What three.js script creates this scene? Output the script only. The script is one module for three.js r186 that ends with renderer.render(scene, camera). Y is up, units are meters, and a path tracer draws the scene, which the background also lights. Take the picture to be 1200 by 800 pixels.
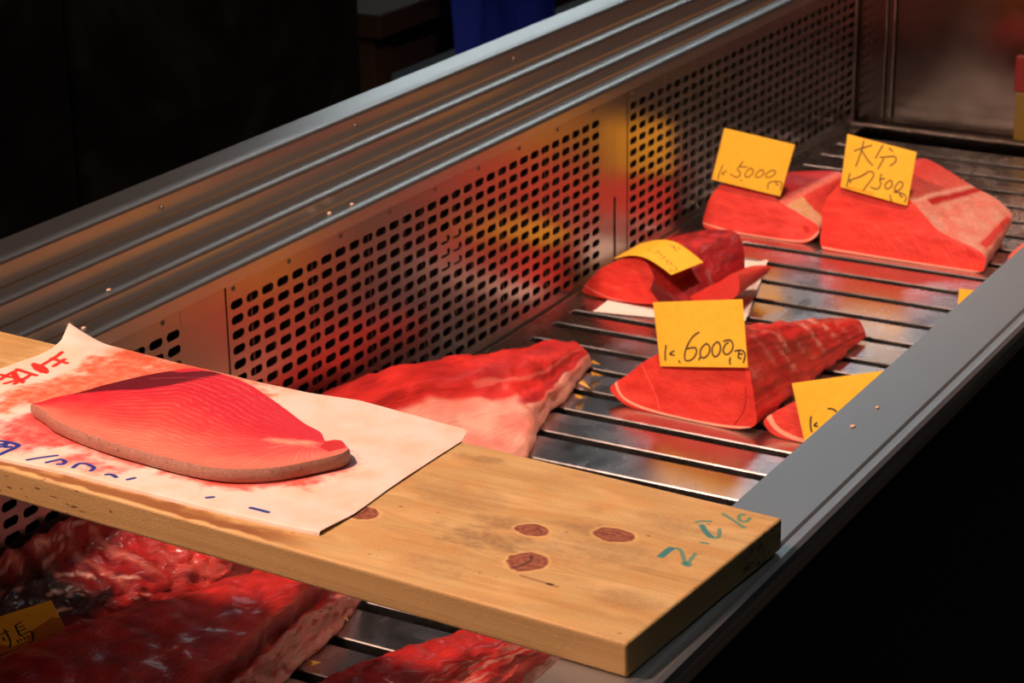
import * as THREE from 'three';
import { mergeGeometries, mergeVertices } from 'three/addons/utils/BufferGeometryUtils.js';
import { RoundedBoxGeometry } from 'three/addons/geometries/RoundedBoxGeometry.js';
import { RectAreaLightUniformsLib } from 'three/addons/lights/RectAreaLightUniformsLib.js';
import { ImprovedNoise } from 'three/addons/math/ImprovedNoise.js';

// ------------------------------------------------------------------ camera, light, exposure
const U = 0.025;                                  // one module of the case (slot pitch) in metres
const scene = new THREE.Scene();
scene.background = new THREE.Color(0x020202);
const camera = new THREE.PerspectiveCamera(17.155, 1.5, 0.05, 60);
camera.position.set(-64.234 * U, 28.049 * U, 48.799 * U);
camera.rotation.order = 'YXZ';
camera.rotation.set(-0.35574, -1.04899, -0.01622);
camera.focus = 1.55;
camera.userData.fStop = 20;
const renderer = new THREE.WebGLRenderer({ antialias: true });
renderer.toneMapping = THREE.LinearToneMapping;
renderer.toneMappingExposure = 1.0;
renderer.shadowMap.enabled = true;
RectAreaLightUniformsLib.init();

const WARM = new THREE.Color().setRGB(1.0, 0.62, 0.47);
const COOL = new THREE.Color().setRGB(0.78, 0.93, 1.0);
const LAMP = [-1.22, 1.95, -0.25], LAMP_AIM = [0.0, -0.1, 0.3], LAMP_POWER = 22;
const LAMP2 = [0.35, 1.95, 0.6], LAMP2_AIM = [0.88, -0.2, 0.3], LAMP2_POWER = 12.5;
const TUBE_POWER = 5, CEIL_POWER = 4.5, NEAR_FILL_POWER = 2.2;

// ------------------------------------------------------------------ helpers
let seed = 7;
const rnd = () => { seed |= 0; seed = seed + 0x6D2B79F5 | 0; let t = Math.imul(seed ^ seed >>> 15, 1 | seed); t = t + Math.imul(t ^ t >>> 7, 61 | t) ^ t; return ((t ^ t >>> 14) >>> 0) / 4294967296; };
const PN = new ImprovedNoise();
const n3 = (x, y, z) => PN.noise(x + 31.7, y + 11.3, z + 57.1);
const fbm = (x, y, z) => n3(x, y, z) + 0.5 * n3(2 * x, 2 * y, 2 * z) + 0.25 * n3(4 * x, 4 * y, 4 * z);
const clamp = (x, a = 0, b = 1) => Math.min(b, Math.max(a, x));
const smooth = (a, b, x) => { const t = clamp((x - a) / (b - a)); return t * t * (3 - 2 * t); };
const mix = (a, b, t) => a.map((v, i) => v + (b[i] - v) * t);
const taken = new Map();
function numbered(name) { const k = taken.get(name) || 0; taken.set(name, k + 1); return k ? `${name}_${String(k).padStart(3, '0')}` : name; }
function mesh(name, geo, mat, parent) {
  const m = new THREE.Mesh(geo, mat); m.name = parent ? name : numbered(name);
  m.castShadow = m.receiveShadow = true; (parent || scene).add(m); return m;
}
function thing(name, label, category, group) {
  const o = new THREE.Group(); o.name = numbered(name); o.userData = { label, category };
  if (group) o.userData.group = group; scene.add(o); return o;
}
function struct(name, geo, mat, label, category) { const m = mesh(name, geo, mat); m.userData = { kind: 'structure', label, category }; return m; }
// box between two corners, in modules
function bx(x0, x1, y0, y1, z0, z1, r = 0) {
  const w = Math.abs(x1 - x0) * U, h = Math.abs(y1 - y0) * U, d = Math.abs(z1 - z0) * U;
  const g = r ? new RoundedBoxGeometry(w, h, d, 2, Math.min(r * U, w / 2.01, h / 2.01, d / 2.01)) : new THREE.BoxGeometry(w, h, d);
  g.translate((x0 + x1) / 2 * U, (y0 + y1) / 2 * U, (z0 + z1) / 2 * U);
  metricUV(g); return g;
}
function metricUV(g) {                            // box-projected uv in metres
  const p = g.attributes.position, n = g.attributes.normal, uv = new Float32Array(p.count * 2);
  for (let i = 0; i < p.count; i++) {
    const a = Math.abs(n.getX(i)), b = Math.abs(n.getY(i)), c = Math.abs(n.getZ(i));
    if (b >= a && b >= c) { uv[2 * i] = p.getX(i); uv[2 * i + 1] = p.getZ(i); }
    else if (c >= a) { uv[2 * i] = p.getX(i); uv[2 * i + 1] = p.getY(i); }
    else { uv[2 * i] = p.getZ(i); uv[2 * i + 1] = p.getY(i); }
  }
  g.setAttribute('uv', new THREE.BufferAttribute(uv, 2)); return g;
}
// profile in (z, y) modules swept along x
function sweep(profile, x0, x1) {
  const s = new THREE.Shape(profile.map(([z, y]) => new THREE.Vector2(-z * U, y * U)));
  const g = new THREE.ExtrudeGeometry(s, { depth: (x1 - x0) * U, bevelEnabled: false });
  g.rotateY(Math.PI / 2); g.translate(x0 * U, 0, 0); metricUV(g); return g;
}
const merge = (list) => mergeGeometries(list.map((g) => { const q = g.index ? g.toNonIndexed() : g; for (const k of Object.keys(q.attributes)) if (!['position', 'normal', 'uv'].includes(k)) q.deleteAttribute(k); return q; }));

// ------------------------------------------------------------------ textures
function canvasTex(w, h, draw, srgb = true) {
  const c = document.createElement('canvas'); c.width = w; c.height = h;
  const x = c.getContext('2d'); draw(x, w, h);
  const t = new THREE.CanvasTexture(c); if (srgb) t.colorSpace = THREE.SRGBColorSpace;
  t.wrapS = t.wrapT = THREE.RepeatWrapping; t.magFilter = THREE.LinearFilter; return t;
}
function dataTex(w, h, f, srgb = false) {
  const a = new Uint8Array(w * h * 4);
  for (let j = 0; j < h; j++) for (let i = 0; i < w; i++) {
    const v = f(i / w, j / h, i, j), o = (j * w + i) * 4;
    for (let k = 0; k < 3; k++) a[o + k] = clamp(Array.isArray(v) ? v[k] : v) * 255; a[o + 3] = 255;
  }
  const t = new THREE.DataTexture(a, w, h); t.wrapS = t.wrapT = THREE.RepeatWrapping; t.magFilter = THREE.LinearFilter; t.minFilter = THREE.LinearMipmapLinearFilter; t.generateMipmaps = true;
  if (srgb) t.colorSpace = THREE.SRGBColorSpace; t.needsUpdate = true; return t;
}
const rep = (t, a, b) => { const c = t.clone(); c.repeat.set(a, b); c.needsUpdate = true; return c; };
// brushed streaks (long in u) with smears, for roughness and bump
const brushed = dataTex(256, 512, (u, v, i, j) => 0.5 + 0.16 * n3(u * 3, j * 0.61, 1) + 0.14 * n3(u * 6, j * 0.23, 5) + 0.2 * fbm(u * 5, v * 9, 3));
const smear = dataTex(256, 256, (u, v) => 0.52 + 0.34 * fbm(Math.sin(u * 6.283) * 1.6 + 3, Math.cos(u * 6.283) * 1.6 + v * 7, Math.sin(v * 6.283) * 1.3));
const cloud = dataTex(256, 256, (u, v) => 0.8 + 0.2 * fbm(Math.sin(u * 6.283) * 1.3 + 8, Math.cos(u * 6.283) * 1.3, Math.sin(v * 6.283) * 1.5 + v));
const grain = dataTex(256, 256, (u, v, i, j) => 0.5 + 0.3 * n3(i * 0.31, j * 0.31, 2) + 0.25 * n3(i * 0.09, j * 0.09, 9));
const fibre = dataTex(256, 256, (u, v, i, j) => { const w = 0.82 + 0.16 * n3(i * 0.03, j * 0.42, 4) + 0.14 * n3(i * 0.08, j * 0.15, 8) + 0.06 * n3(i * 0.6, j * 0.6, 1); return w; });
function stroke(x, pts, width, color, W, H) {
  x.strokeStyle = color; x.lineWidth = width; x.lineCap = x.lineJoin = 'round'; x.beginPath();
  const q = pts.map(([a, b]) => [a * W, b * H]);
  x.moveTo(q[0][0], q[0][1]);
  if (q.length < 3) x.lineTo(q[1][0], q[1][1]);
  else { for (let i = 1; i < q.length - 1; i++) x.quadraticCurveTo(q[i][0], q[i][1], (q[i][0] + q[i + 1][0]) / 2, (q[i][1] + q[i + 1][1]) / 2); x.lineTo(q[q.length - 1][0], q[q.length - 1][1]); }
  x.stroke();
}
function poly(x, pts, color, W, H) { x.fillStyle = color; x.beginPath(); pts.forEach(([a, b], i) => i ? x.lineTo(a * W, b * H) : x.moveTo(a * W, b * H)); x.closePath(); x.fill(); }
function pixels(x, w, h, f) { const im = x.createImageData(w, h), d = im.data; for (let j = 0; j < h; j++) for (let i = 0; i < w; i++) { const c = f(i / w, j / h), o = (j * w + i) * 4; d[o] = c[0]; d[o + 1] = c[1]; d[o + 2] = c[2]; d[o + 3] = 255; } x.putImageData(im, 0, 0); }
function segDist(pts, a, b, closed) { let m = 1e9; for (let i = closed ? 0 : 1, j = closed ? pts.length - 1 : 0; i < pts.length; j = i++) { const [x0, y0] = pts[j], [x1, y1] = pts[i], dx = x1 - x0, dy = y1 - y0, t = clamp(((a - x0) * dx + (b - y0) * dy) / (dx * dx + dy * dy || 1)), ex = a - x0 - t * dx, ey = b - y0 - t * dy, q = ex * ex + ey * ey; if (q < m) m = q; } return Math.sqrt(m); }
function inPoly(pts, a, b) { let c = false; for (let i = 0, j = pts.length - 1; i < pts.length; j = i++) { const [xi, yi] = pts[i], [xj, yj] = pts[j]; if ((yi > b) !== (yj > b) && a < (xj - xi) * (b - yi) / (yj - yi) + xi) c = !c; } return c; }
function speckle(x, W, H, n, colors, r0, r1, ax = 1) {
  for (let i = 0; i < n; i++) { x.fillStyle = colors[Math.floor(rnd() * colors.length)]; x.beginPath(); const r = r0 + (r1 - r0) * rnd() * rnd(); x.ellipse(rnd() * W, rnd() * H, r * ax, r, 0, 0, 6.3); x.fill(); }
}

// ------------------------------------------------------------------ materials
const M = {};
const steel = (o) => new THREE.MeshStandardMaterial({ metalness: 1, roughness: 0.3, color: new THREE.Color().setRGB(0.56, 0.55, 0.53), ...o });
M.panel = steel({ color: new THREE.Color().setRGB(0.45, 0.42, 0.4), roughness: 0.27, bumpMap: rep(smear, 1.6, 1.6), bumpScale: 0.0004 });
M.tread = steel({ roughness: 0.34, bumpMap: rep(brushed, 1.5, 9), bumpScale: 0.00003 });
M.slat = steel({ color: new THREE.Color().setRGB(0.58, 0.57, 0.56), roughness: 0.34, roughnessMap: rep(cloud, 4, 4), bumpMap: rep(smear, 2, 2), bumpScale: 0.00025 });
M.rail = steel({ color: new THREE.Color().setRGB(0.46, 0.46, 0.46), roughness: 0.46, bumpMap: rep(grain, 9, 9), bumpScale: 0.00003 });
M.endwall = steel({ color: new THREE.Color().setRGB(0.38, 0.34, 0.31), roughness: 0.2, roughnessMap: rep(cloud, 2, 2), bumpMap: rep(smear, 2, 2), bumpScale: 0.0002 });
M.sealant = new THREE.MeshStandardMaterial({ color: 0x7a5a34, roughness: 0.6 });
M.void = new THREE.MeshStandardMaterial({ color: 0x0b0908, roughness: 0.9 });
M.fin = steel({ color: new THREE.Color().setRGB(0.35, 0.3, 0.26), roughness: 0.5 });
M.black = new THREE.MeshStandardMaterial({ color: 0x060606, roughness: 0.75 });
M.screw = steel({ color: new THREE.Color().setRGB(0.2, 0.17, 0.15), roughness: 0.5 });

// ------------------------------------------------------------------ measured outlines, in modules
const P = {"C":[[[15.4,-7.36,7.79],[15.25,-7.79,8.31],[15.13,-7.97,9.02],[15.05,-7.97,10.27],[14.97,-7.97,11.8],[14.94,-7.97,13.25],[14.94,-7.85,14.14],[15.0,-7.54,14.71],[15.27,-6.69,14.5],[15.67,-5.41,14.06],[16.02,-4.33,13.65],[16.15,-4.07,12.55],[15.98,-4.93,10.89],[15.74,-5.97,9.31],[15.56,-6.7,8.52]],[[26.6,-7.9,12.6],[26.6,-7.95,12.7],[26.6,-7.97,12.9],[26.6,-7.97,13.3],[26.7,-7.97,13.7],[26.7,-7.97,14.1],[26.8,-7.97,14.4],[27.13,-7.8,14.74],[27.13,-7.55,14.74],[27.24,-7.21,14.52],[27.29,-7.03,14.25],[27.29,-7.04,13.67],[27.25,-7.27,13.07],[27.2,-7.3,12.9],[26.8,-7.7,12.65]]],"F":[[[38.8,-7.97,7.96],[39.22,-6.8,7.65],[39.49,-6.03,7.56],[39.75,-5.29,7.85],[39.98,-4.63,8.52],[40.04,-4.46,10.23],[39.82,-5.09,12.11],[39.4,-6.3,13.79],[39.22,-6.8,15.51],[39.1,-7.14,16.27],[38.95,-7.56,16.38],[38.81,-7.97,15.98],[38.77,-7.97,12.64],[38.77,-7.97,10.06]],[[44.08,-7.78,9.4],[44.44,-6.74,9.21],[44.75,-5.87,9.3],[44.98,-5.19,9.65],[45.14,-4.76,10.09],[45.23,-4.47,11.06],[44.88,-5.47,13.64],[44.73,-5.9,14.9],[44.55,-6.42,15.75],[44.42,-6.81,16.0],[44.11,-7.68,15.7],[43.8,-7.97,15.36],[43.77,-7.97,12.36],[43.75,-7.97,10.5]]],"E":[[[39.32,-7.95,1.07],[39.67,-6.94,0.99],[39.92,-6.23,1.2],[40.14,-5.6,1.83],[40.23,-5.36,3.48],[39.94,-6.17,5.07],[39.78,-6.64,6.34],[39.64,-7.03,7.26],[39.47,-7.52,7.3],[39.27,-7.97,6.59],[39.23,-7.97,4.71],[39.22,-7.97,3.13]],[[43.44,-7.97,1.88],[43.78,-7.21,1.91],[43.98,-6.62,2.1],[44.16,-6.1,2.76],[44.28,-5.78,4.03],[44.37,-5.52,6.57],[44.08,-6.33,6.95],[43.9,-6.85,7.28],[43.68,-7.49,7.3],[43.48,-7.97,7.01],[43.43,-7.97,4.37],[43.42,-7.97,2.89]]],"B":[[[27.07,-7.71,0.28],[27.26,-6.71,1.03],[27.32,-6.17,1.88],[27.34,-5.85,2.56],[27.27,-5.75,3.41],[27.05,-6.23,4.01],[26.82,-6.81,4.49],[26.53,-7.22,5.88],[26.44,-7.41,6.14],[26.54,-7.62,4.77],[26.7,-7.84,2.88],[26.92,-7.9,0.89]],[[31.58,-7.09,2.07],[31.72,-6.44,2.22],[31.76,-6.14,2.58],[31.75,-5.86,3.23],[31.67,-5.32,5.01],[31.54,-5.23,6.29],[31.32,-5.87,6.8],[31.02,-6.97,7.01],[30.87,-7.72,6.64],[30.9,-7.9,5.64],[31.06,-7.9,4.19],[31.31,-7.77,2.91]]],"Bw":[[[27.02,-7.59,5.87],[27.11,-7.28,5.87],[27.19,-6.52,7.1],[27.29,-5.74,8.21],[26.99,-6.66,8.46],[26.91,-7.36,7.37]],[[30.87,-7.59,6.09],[30.92,-7.38,6.11],[30.96,-6.65,7.29],[30.88,-6.46,8.35],[30.79,-6.88,8.22],[30.75,-7.62,7.05]]],"D":[[[15.15,-7.5,14.99],[15.28,-7.08,15.3],[15.38,-6.72,16.0],[15.47,-6.44,17.07],[15.46,-6.45,18.18],[15.23,-7.24,18.48],[15.03,-7.92,17.86],[14.97,-7.97,16.59],[15.03,-7.92,15.54]],[[18.04,-7.88,15.1],[18.15,-7.49,15.34],[18.25,-7.18,15.95],[18.32,-6.93,16.86],[18.32,-6.94,17.81],[18.09,-7.72,18.12],[17.93,-7.97,17.52],[17.87,-7.97,16.41],[17.91,-7.97,15.55]]],"G":[[[41.06,-7.8,16.88],[41.21,-7.3,17.2],[41.34,-6.85,17.78],[41.35,-6.82,18.64],[41.13,-7.56,19.19],[40.96,-7.97,18.42],[41.01,-7.97,17.39]],[[44.5,-7.97,16.86],[44.64,-7.54,17.1],[44.75,-7.16,17.75],[44.76,-7.14,18.5],[44.55,-7.82,19.05],[44.41,-7.97,18.37],[44.45,-7.97,17.33]]],"A":[[[3.8,-7.97,0.42],[3.8,-5.2,0.42],[2.32,-5.0,2.12],[3.46,-5.7,2.91],[3.54,-6.8,4.78],[3.56,-7.3,5.92],[3.56,-7.97,5.92],[3.68,-7.97,3.17]],[[7.72,-7.97,0.63],[7.72,-5.4,0.63],[6.86,-5.2,2.75],[7.47,-5.9,3.56],[7.45,-6.7,5.35],[7.49,-7.35,7.4],[7.49,-7.97,7.4],[7.61,-7.97,4.02]],[[11.54,-7.97,1.9],[11.54,-5.8,1.9],[10.61,-5.7,3.91],[10.44,-6.5,5.42],[10.14,-6.8,6.47],[10.22,-7.35,6.89],[10.22,-7.97,6.89],[10.88,-7.97,4.4]],[[13.89,-7.97,2.82],[13.89,-6.1,2.82],[12.44,-6.0,4.9],[12.36,-6.7,5.75],[11.87,-7.0,6.3],[12.24,-7.4,6.3],[12.24,-7.97,6.3],[13.06,-7.97,4.56]],[[15.98,-7.97,3.19],[15.98,-6.5,3.19],[14.25,-6.3,5.16],[14.29,-6.9,5.59],[13.73,-7.0,6.1],[14.4,-7.4,6.06],[14.4,-7.97,6.06],[15.19,-7.97,4.62]],[[18.14,-7.97,3.53],[18.14,-6.9,3.53],[16.91,-6.7,4.88],[17.05,-7.1,5.14],[16.89,-7.2,5.39],[17.09,-7.45,5.49],[17.09,-7.97,5.49],[17.62,-7.97,4.51]],[[19.0,-7.97,4.01],[19.0,-7.1,4.01],[18.71,-7.1,4.64],[18.71,-7.3,4.89],[18.62,-7.4,5.07],[18.74,-7.6,5.09],[18.74,-7.97,5.09],[18.87,-7.97,4.55]]],"I":[[[-6.9,-7.97,6.68],[-6.9,-6.1,6.68],[-7.12,-5.9,8.16],[-6.46,-6.3,8.5],[-5.77,-6.9,8.33],[-5.44,-7.1,8.53],[-5.44,-7.5,8.65],[-5.44,-7.97,8.65],[-6.17,-7.97,7.67]],[[-8.7,-7.97,6.88],[-8.7,-5.7,6.88],[-9.28,-5.4,8.73],[-8.28,-5.9,9.01],[-7.28,-6.7,8.72],[-6.95,-6.9,9.04],[-7.38,-7.5,9.12],[-7.38,-7.97,9.12],[-8.04,-7.97,8.0]],[[-12.1,-7.97,6.38],[-12.1,-5.2,6.38],[-12.81,-4.9,8.74],[-11.79,-5.5,9.57],[-10.64,-6.4,9.18],[-9.86,-6.7,9.3],[-10.4,-7.5,9.39],[-10.4,-7.97,9.39],[-11.25,-7.97,7.88]],[[-15.41,-7.97,5.33],[-15.41,-4.9,5.33],[-16.58,-4.6,8.31],[-15.45,-5.3,10.0],[-14.29,-6.3,9.66],[-13.46,-6.6,9.83],[-13.19,-7.5,9.83],[-13.19,-7.97,9.83],[-14.3,-7.97,7.58]],[[-18.95,-7.97,4.61],[-18.95,-4.7,4.61],[-20.51,-4.5,7.98],[-19.55,-5.3,9.97],[-18.53,-6.3,9.7],[-17.67,-6.6,9.8],[-17.63,-7.5,10.34],[-17.63,-7.97,10.34],[-18.29,-7.97,7.47]],[[-22.19,-7.97,3.54],[-22.19,-4.7,3.54],[-24.12,-4.5,7.35],[-23.22,-5.3,9.58],[-22.29,-6.3,9.29],[-21.46,-6.6,9.34],[-21.38,-7.5,9.81],[-21.38,-7.97,9.81],[-21.78,-7.97,6.68]]],"H":[[[-3.72,-7.97,3.0],[-3.72,-7.97,3.0],[-5.78,-7.1,4.55],[-5.7,-7.3,4.55],[-5.35,-7.7,4.35],[-5.35,-7.97,4.35],[-4.53,-7.97,3.68]],[[-3.99,-7.97,1.5],[-3.99,-7.58,1.5],[-6.75,-6.5,3.74],[-7.14,-6.9,4.15],[-7.14,-7.7,4.31],[-7.14,-7.97,4.31],[-5.56,-7.97,2.9]],[[-6.03,-7.97,0.42],[-6.03,-5.7,0.42],[-7.69,-6.0,1.95],[-8.7,-6.6,3.23],[-8.54,-7.7,3.76],[-8.54,-7.97,3.76],[-7.29,-7.97,2.03]],[[-9.66,-7.97,0.42],[-9.66,-4.56,0.42],[-9.69,-5.8,0.54],[-11.23,-6.4,2.11],[-11.31,-7.7,2.61],[-11.31,-7.97,2.61],[-10.48,-7.97,1.45]],[[-12.35,-7.97,0.42],[-12.35,-4.41,0.42],[-12.09,-5.8,0.42],[-13.27,-6.4,1.61],[-13.4,-7.7,1.93],[-13.4,-7.97,1.93],[-12.87,-7.97,1.12]],[[-14.86,-7.97,0.42],[-14.86,-4.34,0.42],[-14.38,-5.8,0.42],[-15.48,-6.4,1.33],[-15.56,-7.7,1.61],[-15.56,-7.97,1.61],[-15.21,-7.97,0.95]],[[-17.62,-7.97,0.42],[-17.62,-4.29,0.42],[-17.14,-5.8,0.42],[-18.14,-6.4,1.21],[-18.18,-7.7,1.43],[-18.18,-7.97,1.43],[-17.9,-7.97,0.87]]],"J":[[[-6.06,-7.97,14.92],[-6.06,-6.7,14.92],[-6.41,-6.6,16.09],[-6.15,-6.9,16.52],[-6.18,-7.1,16.92],[-5.96,-7.6,16.98],[-5.96,-7.97,16.98],[-6.01,-7.97,15.95]],[[-8.47,-7.97,14.58],[-8.47,-6.3,14.58],[-9.02,-6.0,16.0],[-8.51,-6.4,16.58],[-7.52,-7.0,16.8],[-6.85,-7.6,16.8],[-6.85,-7.97,16.8],[-7.66,-7.97,15.69]],[[-11.31,-7.97,13.34],[-11.31,-6.1,13.34],[-12.23,-5.7,15.19],[-11.15,-6.3,15.93],[-10.03,-6.9,16.66],[-9.3,-7.6,16.75],[-9.3,-7.97,16.75],[-10.31,-7.97,15.04]],[[-13.53,-7.97,12.57],[-13.53,-6.1,12.57],[-14.93,-5.7,14.59],[-13.99,-6.3,15.42],[-13.1,-6.9,16.18],[-12.47,-7.6,16.45],[-12.47,-7.97,16.45],[-13.0,-7.97,14.51]],[[-16.05,-7.97,11.98],[-16.05,-6.1,11.98],[-17.46,-5.7,14.08],[-16.6,-6.3,14.97],[-15.72,-6.9,15.72],[-15.25,-7.6,15.98],[-15.25,-7.97,15.98],[-15.65,-7.97,13.98]]],"cardC":[[16.24,-3.52,9.37],[16.25,-2.74,13.44],[15.48,-5.36,14.08],[15.5,-6.01,10.1]],"cardE":[[40.4,-2.74,1.6],[40.33,-3.12,5.6],[39.79,-5.81,5.08],[39.86,-5.43,1.17]],"cardF":[[40.3,-2.21,8.44],[40.19,-2.66,12.17],[39.53,-5.29,12.04],[39.64,-4.82,8.43]],"cardD":[[15.34,-5.64,16.09],[15.62,-4.52,19.85],[15.08,-6.68,20.69],[14.76,-7.95,16.99]],"cardG":[[29.07,-5.45,18.38],[29.17,-5.35,22.33],[28.72,-7.85,22.33],[28.62,-7.95,18.43]],"cardI":[[-17.98,-4.86,1.98],[-16.02,-4.17,4.19],[-16.16,-5.0,4.84],[-18.18,-5.82,2.68]],"cardB":[[[29.9,-5.95,2.0],[27.31,-6.0,1.82]],[[29.67,-5.55,3.08],[27.09,-5.62,2.77]],[[29.31,-5.4,4.12],[26.84,-5.5,3.66]],[[28.64,-5.5,5.21],[26.26,-5.55,4.71]],[[28.1,-5.75,6.18],[25.76,-5.75,5.64]]],"slice":[[9.23,-21.47],[9.31,-21.29],[9.48,-20.78],[9.82,-20.18],[10.07,-19.47],[10.59,-18.4],[10.98,-17.83],[11.48,-17.28],[12.49,-17.28],[13.53,-17.54],[14.64,-18.1],[15.61,-18.64],[16.58,-19.21],[17.28,-19.5],[17.7,-19.92],[17.85,-19.78],[18.08,-19.73],[18.51,-20.07],[18.58,-20.41],[18.41,-20.81],[17.88,-21.63],[17.35,-22.18],[16.47,-22.64],[15.36,-22.76],[14.18,-22.7],[12.93,-22.6],[11.79,-22.42],[10.61,-22.11],[9.95,-21.78]],"sliceDark":[[9.71,-20.38],[10.07,-19.47],[10.55,-18.35],[10.94,-17.78],[11.32,-17.73],[11.88,-17.29],[12.47,-17.21],[12.1,-17.77],[11.71,-18.63],[11.18,-19.26],[10.38,-19.74]],"sliceRing":[[10.94,-21.67],[11.38,-20.07],[12.36,-18.51],[14.48,-18.47],[16.44,-19.48]],"fanC":[[17.65,-20.08],[16.21,-20.89]],"fan":[[[17.4,-20.21],[16.01,-20.61],[13.97,-21.55],[11.53,-22.03]],[[17.43,-20.26],[16.21,-20.89],[14.51,-21.9],[12.89,-22.3]],[[17.06,-20.57],[16.09,-21.46],[14.89,-22.39],[14.2,-22.56]],[[16.9,-20.72],[16.44,-21.58],[15.77,-22.49]],[[17.19,-20.57],[16.9,-21.29],[16.8,-22.26]],[[17.33,-20.5],[17.22,-20.99],[17.4,-21.88]],[[17.48,-20.42],[17.51,-20.84],[17.79,-21.43]],[[17.64,-20.33],[17.8,-20.69],[18.11,-21.02]],[[17.79,-20.32],[18.06,-20.56],[18.3,-20.68]]],"fat":[[16.11,-20.75],[16.6,-20.3],[16.97,-20.05],[17.17,-19.88],[17.36,-19.65],[17.67,-19.94],[17.65,-20.27],[17.13,-20.67],[16.54,-20.97]],"paper":[[5.9,-15.98],[9.91,-16.32],[13.06,-16.51],[14.82,-16.55],[16.4,-16.38],[18.17,-16.57],[19.41,-16.75],[19.99,-16.78],[20.19,-16.94],[20.39,-17.55],[20.35,-19.22],[20.34,-21.04],[20.4,-22.72],[20.29,-23.99],[19.96,-24.05],[17.99,-24.1],[15.35,-24.06],[12.58,-24.01],[10.39,-24.11]],"paperL":[[8.57,-24.04],[5.68,-20.92],[5.92,-19.07],[6.27,-17.25],[6.25,-16.78]],"redt":[[[6.81,-18.27],[6.7,-17.31]],[[7.17,-18.2],[7.07,-17.63]],[[6.71,-17.74],[7.34,-17.84]],[[6.4,-18.9],[7.21,-19.02]],[[7.03,-19.03],[7.11,-19.44]],[[6.25,-19.44],[6.65,-19.46]],[[6.52,-19.75],[6.42,-19.2],[6.46,-19.03]],[[6.85,-19.91],[6.96,-19.6]],[[7.11,-19.81],[7.04,-19.4]]],"redb":[[6.48,-18.4],[6.46,-18.26],[6.84,-18.29],[7.15,-18.44],[7.37,-18.63],[7.4,-18.77],[7.18,-18.8],[6.82,-18.68]],"redc":[[6.37,-19.15],[6.39,-18.98],[6.59,-19.11],[7.0,-19.43],[7.26,-19.51],[7.33,-19.7],[7.09,-19.68],[6.73,-19.49]],"blue":[[[9.45,-23.25],[9.75,-23.13],[10.19,-23.19],[10.29,-23.27],[10.27,-23.98]],[[9.77,-23.41],[9.89,-23.22]],[[9.81,-23.19],[9.99,-23.55],[10.13,-23.42]],[[9.85,-23.69],[9.89,-23.54]],[[11.15,-23.9],[11.36,-23.57],[11.56,-23.27]],[[11.7,-23.8],[11.81,-23.49],[11.85,-23.41],[12.06,-23.49],[12.14,-23.69],[12.02,-23.75]],[[12.52,-23.74],[12.42,-23.48],[12.52,-23.34],[12.81,-23.38],[13.01,-23.49],[13.05,-23.68]],[[13.56,-23.69],[13.62,-23.59],[13.87,-23.7]],[[14.23,-23.67],[14.3,-23.51]],[[16.69,-23.64],[16.78,-23.54]],[[18.01,-23.64],[18.53,-23.65]]],"stain":[[[7.86,-19.05],[8.31,-18.37],[7.93,-17.73],[7.75,-17.04],[8.37,-17.11],[8.37,-16.33],[8.79,-16.27],[9.64,-16.77],[10.08,-16.54],[11.29,-16.53],[12.17,-16.83],[13.88,-17.26],[13.0,-18.42],[9.65,-19.8],[8.39,-20.81],[8.18,-21.62],[7.41,-20.75],[7.74,-19.71]],[[8.6,-22.09],[9.02,-21.19],[10.64,-22.04],[11.62,-22.18],[11.01,-22.83],[10.72,-23.49],[9.81,-23.45]],[[11.95,-23.6],[11.71,-22.98],[12.0,-22.64],[13.03,-23.04],[13.89,-22.9],[14.04,-23.43],[13.36,-23.61],[12.62,-23.56]],[[15.16,-22.24],[16.68,-21.93],[17.71,-21.34],[18.72,-21.29],[18.42,-21.8],[17.28,-22.4],[17.27,-22.93],[16.68,-22.95],[16.26,-23.17]],[[18.62,-21.34],[18.56,-20.47],[19.14,-20.16],[19.39,-20.94],[19.15,-21.36]]],"teal":[[[27.99,-21.23],[27.99,-21.0],[28.01,-20.78]],[[28.01,-20.78],[28.13,-20.64],[28.3,-20.78],[28.5,-21.09],[28.65,-21.32]],[[28.65,-21.32],[28.74,-21.37],[28.68,-21.15],[28.64,-20.76]],[[28.5,-20.13],[28.66,-20.12]],[[27.92,-19.17],[27.99,-19.03],[28.21,-18.97]],[[28.12,-19.28],[28.34,-19.55],[28.57,-19.75],[28.74,-19.77],[28.74,-19.61],[28.57,-19.26]],[[28.28,-18.43],[28.53,-18.58],[28.8,-18.74],[29.06,-18.92]],[[28.76,-18.24],[28.66,-18.23],[28.71,-18.48],[28.84,-18.63],[28.99,-18.61],[28.96,-18.35]]],"knots":[[[24.61,-21.4],1.0,0.5],[[25.37,-22.97],1.1,0.8],[[26.47,-20.74],1.25,0.55],[[20.48,-22.47],1.0,0.55]],"board":[[29.49,-25.43],[29.36,-17.92]]};
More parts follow.
